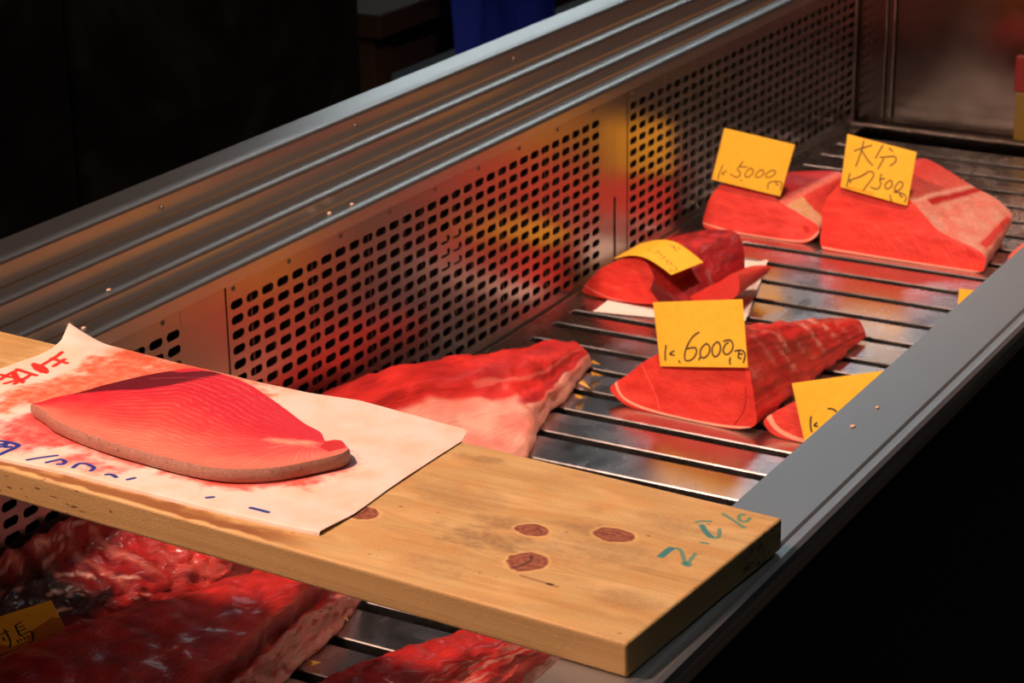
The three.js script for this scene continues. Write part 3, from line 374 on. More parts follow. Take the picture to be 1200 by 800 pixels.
// dark loin with the curled card
{
  const t = tuna('tuna_block', 'dark red tuna block with a curled card, lying on white paper', 'B', (s, t, p) => {
    let c = RED;
    if (s > 2.6 && s < 9) c = mix(DEEP, DARK, clamp(0.15 + 0.9 * streak(s * 0.6, t, 12, 4)));
    if (s > 3 && s < 5 && t > 0.25) c = mix(c, RED, clamp(0.3 + 1.2 * n3(p[0] * 2, p[1] * 2, p[2] * 2)));
    if (s > 1 && s < 2.8) c = mix(RED, DEEP, 0.2);
    return c;
  }, cutTex({ base: '#d63228', cx: 0.2, cy: 0.9, squash: 0.9, rings: 18, extra: (x, W, H) => { poly(x, [[0.6, 0.05], [0.66, 0.3], [0.64, 0.6], [0.74, 0.85], [0.8, 1], [1, 1], [1, 0.6], [0.72, 0]], 'rgba(95,12,14,0.9)', W, H); stroke(x, [[0.6, 0.05], [0.74, 0.35], [0.8, 0.6], [0.95, 0.8]], 4, 'rgba(200,70,70,0.7)', W, H); stroke(x, [[0, 0.8], [0.15, 0.94], [0.5, 0.99]], 6, 'rgba(255,190,165,0.7)', W, H); } }), { amp: 0.1, freq: 1.4, far: DEEP });
  const L = loft(P.Bw, { col: (s, tt, p) => mix(RED, PINK, 0.1 + 0.2 * n3(p[0], p[1] * 2, p[2])), amp: 0.05, nt: 14, ns: 60 });
  mesh('trimmed_facet', merge2([L.geo, cap(L.first, false, () => RED), cap(L.last, true, () => RED)]), fleshM, t);
}
function merge2(gs) { return mergeGeometries(gs.map((g) => g.toNonIndexed())); }
tuna('tuna_block', 'small pink tuna piece half hidden by the steel front rail', 'D', (s, t, p) => (s > 5.5 ? PALE : mix(RED, PINK, 0.15)), cutTex({ base: '#dc3c30', cx: 0.6, cy: 0.4, rings: 10, line: 'rgba(255,150,125,0.15)', extra: (x, W, H) => stroke(x, [[0, 0.35], [0.1, 0.7], [0.3, 0.9], [0.7, 0.98]], 40, 'rgba(250,180,150,0.9)', W, H) }), { amp: 0.05 });
tuna('tuna_block', 'pale edge of a tuna piece peeking over the rail beside the 7500 block', 'G', (s, t, p) => mix(PINK, PALE, 0.4), cutTex({ base: '#e0705f', cx: 0.5, cy: 0.4, rings: 8 }), { amp: 0.05 });

// long fillets: loop = far foot, far top, crown..., near edge, near foot, underside
const FIL = { A: 8, I: 9, H: 7, J: 8 };
tuna('tuna_fillet', 'tuna fillet with a pale belly flap and ragged skin edge lying against the perforated panel', 'A', (s, t, p) => {
  const q = n3(p[0] * 0.8, p[1], p[2] * 0.8);
  let c = mix(RED, DEEP, clamp(0.28 + 0.8 * n3(p[0] * 0.6, 3, p[2] * 1.1)));
  const flap = smooth(2.9, 3.15, s + 0.15 * q) * (1 - smooth(0.36, 0.42, t + 0.04 * q)); c = mix(c, mix(PINK, PALE, clamp(0.5 + q)), flap);
  if (t > 0.38) { c = mix(c, DEEP, 0.6 * smooth(3.1, 3.5, s) * (1 - smooth(3.6, 3.9, s))); c = mix(c, mix(PINK, PALE, clamp(0.3 + 1.5 * q)), smooth(3.75, 3.95, s + 0.3 * q)); }
  if (s > 2.3 && s < 2.5 && t > 0.3) c = mix(c, PINK, 0.35);
  if (s > 5) c = mix(PALE, DEEP, 0.2);
  return c;
}, null, { amp: 0.16, freq: 0.9, nt: 72, ns: 120, endS: 3, far: PALE });
tuna('tuna_fillet', 'big dark maroon tuna fillet with a ridge and pale ragged skin edge, wet on top', 'I', (s, t, p) => {
  const q = n3(p[0] * 1.3, p[1], p[2] * 1.3);
  let c = mix(mix(RED, DEEP, 0.1), DEEP, clamp(0.2 + 0.9 * q + 0.25 * smooth(0.3, 0.5, t)));  // lit end redder, shadowed length deeper: light and shade put into the colour
  c = mix(c, mix(RED, PINK, 0.3), 0.55 * smooth(2.75, 2.95, s) * (1 - smooth(3.15, 3.4, s)) * (1 - 0.6 * smooth(0.4, 0.8, t)));
  c = mix(c, DEEP, 0.8 * smooth(3.3, 3.6, s) * (1 - smooth(4.1, 4.4, s)));
  c = mix(c, mix(PINK, PALE, clamp(0.4 + 1.4 * n3(p[0] * 2.5, 1, p[2] * 2.5))), smooth(4.4, 4.8, s + 0.3 * q));
  if (s > 4.3) c = mix(c, mix(RED, DEEP, 0.4), clamp(2.2 * fbm(p[0] * 1.6, p[1] * 4, p[2] * 1.6) - 0.35)); if (n3(p[0] * 6, p[1] * 6, p[2] * 6) > 0.56 && s > 4.2) c = DARK;
  return c;
}, null, { mat: wetM, amp: 0.14, freq: 1.1, nt: 96, ns: 140, endS: 3, far: DEEP });
tuna('tuna_fillet', 'bony dark rib side of tuna leaning on the perforated panel with black membrane', 'H', (s, t, p) => {
  const q = fbm(p[0] * 1.1, p[1] * 1.1, p[2] * 1.1);
  let c = mix(mix(RED, DEEP, 0.7), DEEP, clamp(0.4 + q));
  c = mix(c, mix(RED, PINK, clamp(0.3 + q)), 1 - smooth(0.2, 0.42, t + 0.1 * q));
  const rib = Math.pow(0.5 + 0.5 * Math.cos((p[0] + 0.25 * p[1] + 0.25 * q) * 5.2), 6) * smooth(-8.2, -9.2, p[0]) * smooth(-7.0, -5.9, p[1]);
  c = mix(c, mix(DARK, DEEP, 0.5), 0.7 * smooth(-8.4, -9.4, p[0]) * smooth(-7.2, -6.2, p[1])); c = mix(c, PINK, 0.6 * rib);
  c = mix(c, [0.012, 0.01, 0.011], 0.92 * smooth(-10.6, -12.2, p[0] + 1.2 * q) * smooth(-4.9, -5.5, p[1] + 0.5 * q) * smooth(-7.4, -6.6, p[1]));
  if (n3(p[0] * 0.6, p[1] * 5.5 + p[0], 3) > 0.3 && p[0] < -9.5) c = mix(c, PALE, 0.7);
  if (n3(p[0] * 4, p[1] * 4, p[2] * 4 + 5) > 0.5) c = mix(c, DARK, 0.9);
  return c;
}, null, { mat: wetM, amp: 0.17, freq: 1.7, nt: 96, ns: 130, endS: 3, far: PINK });
tuna('tuna_fillet', 'long tuna strip with a fibrous torn flank on the slats beside the front rail', 'J', (s, t, p) => {
  const q = n3(p[0] * 1.5, p[1], p[2] * 1.5);
  let c = mix(mix(RED, DEEP, 0.3), DEEP, clamp(0.3 + q));
  const torn = smooth(2.4, 2.7, s + 0.3 * q) * (1 - smooth(3.6, 3.9, s)); c = mix(c, mix(RED, PALE, clamp(0.1 + 1.8 * n3(p[0] * 0.7 + p[2] * 0.7, s * 9, 2))), torn * 0.85);
  c = mix(c, mix(RED, PINK, 0.25), smooth(3.5, 3.9, s) * (1 - smooth(4.7, 5, s)));
  if (s > 4.85) c = PALE;
  return c;
}, null, { mat: wetM, amp: 0.16, freq: 1.4, nt: 80, ns: 120, endS: 4, far: RED });
// yellow cartilage shreds poking out under the skin edges
const shredM = new THREE.MeshPhysicalMaterial({ color: 0xc99a3a, roughness: 0.4, clearcoat: 0.4 });
[[18.6, -7.75, 5.35, 0.3], [17.5, -7.8, 6.0, 0.5], [16.0, -7.75, 6.2, 0.55], [14.9, -7.8, 6.55, 0.3], [-6.9, -7.75, 8.9, 0.5], [-10.0, -7.8, 9.85, 0.4]].forEach(([x, y, z, l], i) => {
  const g = new THREE.ConeGeometry(0.2 * U, (0.25 + 0.6 * l) * U, 7, 3).scale(1, 1, 0.4).rotateX(1.9).rotateY(0.9 * Math.sin(i * 2.7) + 0.5).translate(x * U, y * U, (z + 0.12) * U);
  const b = mesh('fin_shred', g, shredM); b.userData = { label: i < 4 ? 'yellow finlet shred under the ragged edge of the fillet by the perforated panel' : 'yellow finlet shred under the skin edge of the big maroon fillet', category: 'fin', group: i < 4 ? 'finlets of the panel fillet' : 'finlets of the maroon fillet' };
});

// ------------------------------------------------------------------ white paper under the dark block
const paperM = new THREE.MeshStandardMaterial({ color: 0xefe6dc, roughness: 0.7, bumpMap: rep(grain, 2, 2), bumpScale: 0.0006, side: THREE.DoubleSide });
function sheet(corner, ny, nx, lift, thick = 0.015) {         // corner(u, v) -> [x, y, z] modules
  const pos = [], uv = [], idx = [];
  for (let side = 0; side < 2; side++) for (let j = 0; j <= ny; j++) for (let i = 0; i <= nx; i++) { const p = corner(i / nx, j / ny); pos.push(p[0] * U, (p[1] - side * thick) * U, p[2] * U); uv.push(i / nx, 1 - j / ny); }
  const A = (s, j, i) => s * (ny + 1) * (nx + 1) + j * (nx + 1) + i;
  for (let j = 0; j < ny; j++) for (let i = 0; i < nx; i++) { idx.push(A(0, j, i), A(0, j + 1, i), A(0, j, i + 1), A(0, j, i + 1), A(0, j + 1, i), A(0, j + 1, i + 1)); idx.push(A(1, j, i), A(1, j, i + 1), A(1, j + 1, i), A(1, j, i + 1), A(1, j + 1, i + 1), A(1, j + 1, i)); }
  for (let i = 0; i < nx; i++) { idx.push(A(0, 0, i), A(0, 0, i + 1), A(1, 0, i), A(0, 0, i + 1), A(1, 0, i + 1), A(1, 0, i)); idx.push(A(0, ny, i), A(1, ny, i), A(0, ny, i + 1), A(0, ny, i + 1), A(1, ny, i), A(1, ny, i + 1)); }
  for (let j = 0; j < ny; j++) { idx.push(A(0, j, 0), A(1, j, 0), A(0, j + 1, 0), A(0, j + 1, 0), A(1, j, 0), A(1, j + 1, 0)); idx.push(A(0, j, nx), A(0, j + 1, nx), A(1, j, nx), A(0, j + 1, nx), A(1, j + 1, nx), A(1, j, nx)); }
  const g = new THREE.BufferGeometry(); g.setAttribute('position', new THREE.Float32BufferAttribute(pos, 3)); g.setAttribute('uv', new THREE.Float32BufferAttribute(uv, 2)); g.setIndex(idx); g.computeVertexNormals(); return g;
}
{
  const q = [[35.0, 1.2], [35.6, 6.3], [26.4, 9.1], [25.0, 1.9]];   // x, z corners
  const g = sheet((u, v) => { const x = (1 - u) * (1 - v) * q[0][0] + u * (1 - v) * q[1][0] + u * v * q[2][0] + (1 - u) * v * q[3][0], z = (1 - u) * (1 - v) * q[0][1] + u * (1 - v) * q[1][1] + u * v * q[2][1] + (1 - u) * v * q[3][1]; return [x, FY + 0.03 + 0.22 * smooth(0.9, 1, u) * (0.7 + 0.6 * n3(x * 0.9, 1, z)) + 0.05 * smooth(0.95, 1, v), z]; }, 24, 24);
  const m = mesh('paper_sheet', g, paperM); m.userData = { label: 'white paper laid on the slats under the dark tuna block', category: 'paper' };
}

// ------------------------------------------------------------------ price cards
const cardMat = (key, size, extra, ink = '#2a2a20') => new THREE.MeshStandardMaterial({ side: THREE.DoubleSide, roughness: 0.65, map: canvasTex(512, 344, (x, W, H) => {
  x.fillStyle = '#f6c02c'; x.fillRect(0, 0, W, H); speckle(x, W, H, 300, ['rgba(255,215,90,0.06)', 'rgba(200,130,0,0.04)'], 4, 30);
  if (extra) extra(x, W, H);
  for (const s of STROKES[key] || []) stroke(x, s, size, ink, W, H);
}) });
function cardGeo(f, nx = 16, ny = 10, thick = 0.02) {
  const pos = [], uv = [], idx = []; const N = (nx + 1) * (ny + 1);
  const P0 = (i, j) => new THREE.Vector3(...f(i / nx, j / ny));
  for (let s = 0; s < 2; s++) for (let j = 0; j <= ny; j++) for (let i = 0; i <= nx; i++) {
    const p = P0(i, j), a = P0(Math.min(nx, i + 1), j).sub(P0(Math.max(0, i - 1), j)), b = P0(i, Math.min(ny, j + 1)).sub(P0(i, Math.max(0, j - 1))), n = a.cross(b).normalize();
    p.addScaledVector(n, s * thick).multiplyScalar(U); pos.push(p.x, p.y, p.z); uv.push(...(s ? [0.02, 0.98] : [i / nx, 1 - j / ny]));
  }
  const A = (s, j, i) => s * N + j * (nx + 1) + i, quad = (a, b, c, d) => idx.push(a, b, c, b, d, c);
  for (let j = 0; j < ny; j++) for (let i = 0; i < nx; i++) { quad(A(0, j, i), A(0, j + 1, i), A(0, j, i + 1), A(0, j + 1, i + 1)); quad(A(1, j, i), A(1, j, i + 1), A(1, j + 1, i), A(1, j + 1, i + 1)); }
  for (let i = 0; i < nx; i++) { quad(A(0, 0, i), A(0, 0, i + 1), A(1, 0, i), A(1, 0, i + 1)); quad(A(0, ny, i), A(1, ny, i), A(0, ny, i + 1), A(1, ny, i + 1)); }
  for (let j = 0; j < ny; j++) { quad(A(0, j, 0), A(1, j, 0), A(0, j + 1, 0), A(1, j + 1, 0)); quad(A(0, j, nx), A(0, j + 1, nx), A(1, j, nx), A(1, j + 1, nx)); }
  const g = new THREE.BufferGeometry(); g.setAttribute('position', new THREE.Float32BufferAttribute(pos, 3)); g.setAttribute('uv', new THREE.Float32BufferAttribute(uv, 2)); g.setIndex(idx); g.computeVertexNormals(); return g;
}
const bil = (q, u, v) => [0, 1, 2].map((d) => (1 - u) * (1 - v) * q[0][d] + u * (1 - v) * q[1][d] + u * v * q[2][d] + (1 - u) * v * q[3][d]);
function card(key, label, mat, bend = 0.08) {
  const q = P['card' + key];
  const m = mesh('price_card', cardGeo((u, v) => { const p = bil(q, u, v); p[0] -= bend * Math.sin(Math.PI * u) * v; p[1] += bend * 0.6 * Math.sin(Math.PI * u) * (v > 0.5 ? v - 0.5 : 0); return p; }), mat);
  m.userData = { label, category: 'price card' };
}
card('C', 'yellow price card handwritten k.6000 yen leaning on a tuna wedge', cardMat('C', 10));
card('E', 'yellow price card handwritten k5000 yen tilted on a tuna block by the panel', cardMat('E', 8, null, '#4a3c18'));
card('F', 'yellow price card with two kanji above k7500 yen', cardMat('F', 9, (x, W, H) => { stroke(x, [[0.12, 0.83], [0.28, 0.72], [0.36, 0.62]], 7, 'rgba(225,60,10,0.55)', W, H); stroke(x, [[0.1, 0.97], [0.35, 0.95], [0.5, 0.97]], 12, 'rgba(235,120,10,0.5)', W, H); }, '#2c2c1c'));
card('D', 'yellow price card with a written k, cut off by the steel front rail', cardMat('D', 11));
card('G', 'plain corner of a yellow card showing above the front rail near the fatty block', cardMat('none', 5), 0.02);
card('I', 'brown-stained yellow card with kanji beside the maroon fillet', cardMat('I', 10, (x, W, H) => { poly(x, STROKES.Istain, 'rgba(165,85,15,0.75)', W, H); x.save(); speckle(x, W, H * 0.3, 0, ['#000'], 1, 2); x.restore(); }, '#141410'), 0.02);
{
  const q = P.cardB, n = q.length - 1;
  const at = (u, side) => { const g = u * n, i = Math.min(n - 1, Math.floor(g)), f = g - i, K = (k) => q[clamp(k, 0, n)][side]; return [0, 1, 2].map((d) => cr(K(i - 1)[d], K(i)[d], K(i + 1)[d], K(i + 2)[d], f)); };
  const scr = [[[0.5, 0.2], [0.56, 0.12], [0.6, 0.22]], [[0.55, 0.25], [0.63, 0.18], [0.66, 0.28]], [[0.62, 0.1], [0.66, 0.16]], [[0.3, 0.3], [0.36, 0.26]], [[0.38, 0.62], [0.42, 0.55], [0.4, 0.7]], [[0.5, 0.6], [0.55, 0.55], [0.54, 0.68], [0.5, 0.72]], [[0.58, 0.62], [0.62, 0.68], [0.66, 0.62], [0.7, 0.7], [0.66, 0.76]], [[0.74, 0.7], [0.8, 0.66], [0.84, 0.74], [0.78, 0.8], [0.74, 0.7]], [[0.86, 0.72], [0.92, 0.7], [0.94, 0.8]], [[0.88, 0.86], [0.95, 0.84]], [[0.9, 0.9], [0.94, 0.95]]];
  STROKES.B = scr;
  const m = mesh('price_card', cardGeo((u, v) => { const a = at(u, 0), b = at(u, 1); return mix(a, b, v); }, 28, 8), cardMat('B', 6, null, '#3a3c20'));
  m.userData = { label: 'curled yellow card with smeared writing draped over the dark tuna block', category: 'price card' };
}

// ------------------------------------------------------------------ the plank across the counter
const BZ0 = -6, BZ1 = 31, BX0 = -27, BX1 = -15;
const bu = (z) => (z - BZ0) / (BZ1 - BZ0), bv = (x) => (x - BX0) / (BX1 - BX0);
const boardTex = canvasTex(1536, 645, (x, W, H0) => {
  const H = 498, S = (pts) => pts.map(([z, xx]) => [bu(z), bv(xx)]);
  const patches = [[24.0, -22.35, 1.1, 0.75], [23.85, -21.35, 0.7, 0.7], [25.75, -20.75, 0.7, 0.6], [26.8, -21.6, 1.3, 0.4], [25.6, -22.3, 1.0, 0.4], [21.4, -18.3, 0.55, 0.6], [22.0, -20.5, 1.3, 0.3], [28.3, -23.6, 0.8, 0.4], [27.6, -19.6, 1.0, 0.3], [23.6, -24.2, 0.9, 0.35]];
  pixels(x, W, H, (u, v) => {
    const z = BZ0 + u * (BZ1 - BZ0), xx = BX0 + v * (BX1 - BX0); let w = xx;
    for (const [[kz, kx], s] of P.knots) { const dx = (z - kz) / 1.1, dy = xx - kx; w -= Math.sign(dy) * 0.34 * s * Math.exp(-dx * dx - Math.abs(dy) * 1.3); }
    const line = n3(z * 0.16, w * 9, 1) + 0.6 * n3(z * 0.3, w * 23, 4), broad = fbm(z * 0.18, w * 0.9, 7), blot = fbm(z * 0.7, xx * 1.1, 3);
    let c = mix([208, 176, 118], [176, 134, 76], clamp(0.32 + 0.5 * line * 0.6 + 0.5 * broad));
    c = mix(c, [232, 200, 142], clamp(1.3 * fbm(z * 0.5, xx * 1.6, 12) - 0.25) * 0.6);
    c = mix(c, [206, 142, 72], clamp(0.15 + 0.8 * blot) * 0.5);
    let g = 0; for (const [pz, px, r, s] of patches) { const d = Math.hypot((z - pz) / 1.25, (xx - px) * 1.5) / r; g = Math.max(g, s * smooth(1.25, 0.2, d + 0.55 * fbm(z * 1.6, xx * 3, 20))); }
    g = Math.max(g, 0.35 * smooth(0.35, 0.8, fbm(z * 0.45, xx * 0.9, 31)));
    c = mix(c, [136, 104, 66], g * (0.75 + 0.4 * n3(z * 6, xx * 9, 2)));
    P.knots.forEach(([[kz, kx], ka, kb], k) => { const d = Math.hypot((z - kz) / (0.42 * ka), (xx - kx) / (0.62 * kb)) + 0.16 * fbm(z * 2.4, xx * 2.4, k * 7); c = mix(c, [232, 194, 124], 0.45 * smooth(1.35, 1.1, d) * smooth(0.95, 1.05, d)); c = mix(c, mix([158, 94, 62], [120, 62, 42], clamp(0.4 + 0.9 * n3(z * 7, xx * 7, k) + 0.3 * Math.sin(d * 16))), smooth(1.08, 0.96, d)); });
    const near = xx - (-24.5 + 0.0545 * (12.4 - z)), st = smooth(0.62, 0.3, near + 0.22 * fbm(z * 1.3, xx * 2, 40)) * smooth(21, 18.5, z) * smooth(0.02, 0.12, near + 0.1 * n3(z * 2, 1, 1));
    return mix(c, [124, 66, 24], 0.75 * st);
  });
  const crack = [[[0.1, 0.45], [0.5, 0.3], [0.75, -0.1]], [[-0.3, -0.9], [0.25, 0.05], [-0.15, 0.7]], [[-0.9, -0.2], [-0.3, 0], [0.1, 0.1]], [[-0.2, -0.7], [0.1, 0.1], [0.0, 0.8]]];
  P.knots.forEach(([[z, xx], a, b], k) => stroke(x, crack[k].map(([p, q]) => [bu(z + p * 0.42 * a), bv(xx + q * 0.62 * b)]), [1.5, 3, 1.5, 2][k], 'rgba(70,32,22,0.75)', W, H));
  for (let i = 0; i < 90; i++) { x.fillStyle = 'rgba(110,60,25,0.5)'; x.beginPath(); x.ellipse(rnd() * W, rnd() * H, 1 + 2.2 * rnd() * rnd(), 1 + rnd(), 0, 0, 6.3); x.fill(); }
  stroke(x, [[bu(25.6), bv(-23.65)], [bu(26.6), bv(-23.75)]], 4, 'rgba(120,75,40,0.45)', W, H); stroke(x, [[bu(26.35), bv(-23.72)], [bu(26.45), bv(-23.72)]], 4, 'rgba(50,20,20,0.9)', W, H);
  for (const s of P.teal) stroke(x, S(s), 4, 'rgba(38,132,128,0.6)', W, H);
  stroke(x, S(P.teal[0]), 8, 'rgba(35,120,135,0.75)', W, H); stroke(x, S(P.teal[5].slice(0, 3)), 6.5, 'rgba(35,120,135,0.6)', W, H); stroke(x, S(P.teal[2].slice(0, 2)), 8, 'rgba(35,125,130,0.6)', W, H);
  // edges of the plank (lower band of the map)
  x.fillStyle = '#cda56a'; x.fillRect(0, H, W, H0 - H);
  for (let i = 0; i < 300; i++) stroke(x, [[0, 0], [1, 0]].map(([a], k) => [clamp(rnd() * 0.02 + k * (0.1 + rnd() * 0.3) + (i % 20) * 0.05, 0, 1), (H + 4 + (i * 7.3) % (H0 - H - 8)) / H0]), 1.6, ['rgba(130,85,30,0.25)', 'rgba(215,170,95,0.2)'][i % 2], W, H0);
  for (let i = 0; i < 130; i++) { const z = 6 + 9 * rnd() * rnd(); x.fillStyle = 'rgba(45,22,12,0.5)'; x.beginPath(); x.ellipse(bu(z) * W, H + rnd() * (H0 - H), 2 + 6 * rnd() * rnd(), 2 + 5 * rnd() * rnd(), 0, 0, 6.3); x.fill(); }
});
boardTex.wrapS = boardTex.wrapT = THREE.ClampToEdgeWrapping;
{
  const L = 34.1, W = 7.5, T = 0.85, th = -0.0545, cx = -20.78, cz = 12.42, cy = 4.53;
  const g = new RoundedBoxGeometry(W * U, T * U, L * U, 3, 0.09 * U);
  const m = new THREE.Matrix4().makeRotationY(th).setPosition(cx * U, cy * U, cz * U); g.applyMatrix4(m);
  const p = g.attributes.position, n = g.attributes.normal, uv = g.attributes.uv, f = 498 / 645;
  for (let i = 0; i < p.count; i++) {
    const X = p.getX(i) / U, Y = p.getY(i) / U, Z = p.getZ(i) / U, ny = n.getY(i);
    const tri = Math.floor(i / 3) * 3, my = (n.getY(tri) + n.getY(tri + 1) + n.getY(tri + 2)) / 3;
    if (my > 0.5) uv.setXY(i, bu(Z), 1 - bv(X) * f);
    else { const mz = Math.abs(n.getZ(tri)); uv.setXY(i, mz > 0.7 ? bu(X + 26) : bu(Z), (1 - f) * clamp(0.06 + (Y - (cy - T / 2)) / T * 0.88)); }
  }
  const t = thing('wooden_plank', 'knotty pine plank lying across the steel counter with teal writing at its end', 'plank');
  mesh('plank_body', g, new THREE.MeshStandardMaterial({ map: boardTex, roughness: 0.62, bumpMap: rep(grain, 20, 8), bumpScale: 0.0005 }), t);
}

// ------------------------------------------------------------------ stained paper on the plank
const PZ0 = 4.5, PZ1 = 21.5, PX0 = -25, PX1 = -15.5;
const pu = (z) => (z - PZ0) / (PZ1 - PZ0), pv = (x) => (x - PX0) / (PX1 - PX0);
const PS = (pts) => pts.map(([z, xx]) => [pu(z), 1 - (1 - pv(xx))]);
const sheetTex = canvasTex(1024, 573, (x, W, H) => {
  const tint = [[[226, 88, 52], 0.95, 0.4], [[226, 66, 62], 0.95, 0.45], [[224, 62, 62], 0.8, 0.4], [[226, 58, 48], 0.85, 0.35], [[226, 160, 118], 0.5, 0.5]];
  pixels(x, W, H, (u, v) => {
    const z = PZ0 + u * (PZ1 - PZ0), xx = PX0 + v * (PX1 - PX0), q = fbm(z * 0.9, xx * 0.9, 5), r = fbm(z * 3.2, xx * 3.2, 9), fine = n3(z * 14, xx * 14, 2);
    let c = mix([234, 220, 206], [232, 202, 176], clamp(0.35 + 0.9 * q));
    P.stain.forEach((pts, k) => { const sd = segDist(pts, z, xx, true) * (inPoly(pts, z, xx) ? 1 : -1), [col, a, soft] = tint[k]; const m = smooth(-0.2, soft, sd + 0.32 * q + 0.2 * r + (k < 2 ? 0.16 : 0)); c = mix(c, col, a * m * clamp(0.78 + 0.3 * r + 0.16 * fine)); });
    const ds = segDist(P.slice, z, xx, true); c = mix(c, [224, 66, 58], 0.7 * smooth(0.34, 0.0, ds + 0.3 * q + 0.14 * r) * smooth(-0.5, 0.1, q + 0.25));
    const rim = smooth(0.5, 0.1, -16.4 - xx + 0.2 * r) * smooth(7.2, 8.6, z) * smooth(15, 12.5, z); return mix(c, [196, 74, 40], 0.7 * rim * clamp(0.8 + 0.5 * fine));
  });
  for (const s of P.redt) stroke(x, PS(s), 9, '#e0322a', W, H);
  poly(x, PS(P.redb), '#e0322a', W, H); poly(x, PS(P.redc), '#e0322a', W, H);
  P.blue.forEach((s, i) => stroke(x, PS(s), i < 4 ? 9 : 7.5, '#27358f', W, H));
});
sheetTex.wrapS = sheetTex.wrapT = THREE.ClampToEdgeWrapping;
const alongLine = (pts, t) => { const d = [0]; for (let i = 1; i < pts.length; i++) d.push(d[i - 1] + Math.hypot(pts[i][0] - pts[i - 1][0], pts[i][1] - pts[i - 1][1])); const L = t * d[d.length - 1]; let i = 1; while (i < pts.length - 1 && d[i] < L) i++; const f = (L - d[i - 1]) / (d[i] - d[i - 1] || 1); return [pts[i - 1][0] + (pts[i][0] - pts[i - 1][0]) * f, pts[i - 1][1] + (pts[i][1] - pts[i - 1][1]) * f]; };
{
  const far = P.paper.slice(0, 8), right = P.paper.slice(7, 14), near = [...P.paper.slice(13), P.paperL[0]].reverse(), left = [P.paper[0], ...P.paperL.slice(1).reverse(), P.paperL[0]];
  const coons = (u, v) => { const a = alongLine(far, u), b = alongLine(near, u), c = alongLine(left, v), d = alongLine(right, v), q = [far[0], far[far.length - 1], near[0], near[near.length - 1]]; return [0, 1].map((k) => (1 - v) * a[k] + v * b[k] + (1 - u) * c[k] + u * d[k] - ((1 - u) * (1 - v) * q[0][k] + u * (1 - v) * q[1][k] + (1 - u) * v * q[2][k] + u * v * q[3][k])); };
  const F = (u, v) => {
    const vv = Math.min(1, v / 0.95), fold = clamp((v - 0.95) / 0.05), [z, xx] = coons(u, vv);
    let y = 4.99 + 0.012 * n3(xx, z, 1) + 0.06 * smooth(0.8, 1, vv) + 0.01 * smooth(0.9, 1, u) + 0.4 * Math.pow(clamp(1 - Math.hypot(u * 14, vv * 8) / 1.6), 1.6);
    y -= fold * 0.1; return [xx - 0.05 * fold, y, z];
  };
  const g = sheet(F, 60, 80);
  const p = g.attributes.position, uv = g.attributes.uv; for (let i = 0; i < p.count; i++) uv.setXY(i, pu(p.getZ(i) / U), 1 - pv(p.getX(i) / U));
  const m = mesh('paper_sheet', g, new THREE.MeshStandardMaterial({ map: sheetTex, roughness: 0.5, bumpMap: rep(grain, 6, 4), bumpScale: 0.0004, side: THREE.DoubleSide }));
  m.userData = { label: 'blood stained white paper with red and blue brush writing on the plank', category: 'paper' };
}
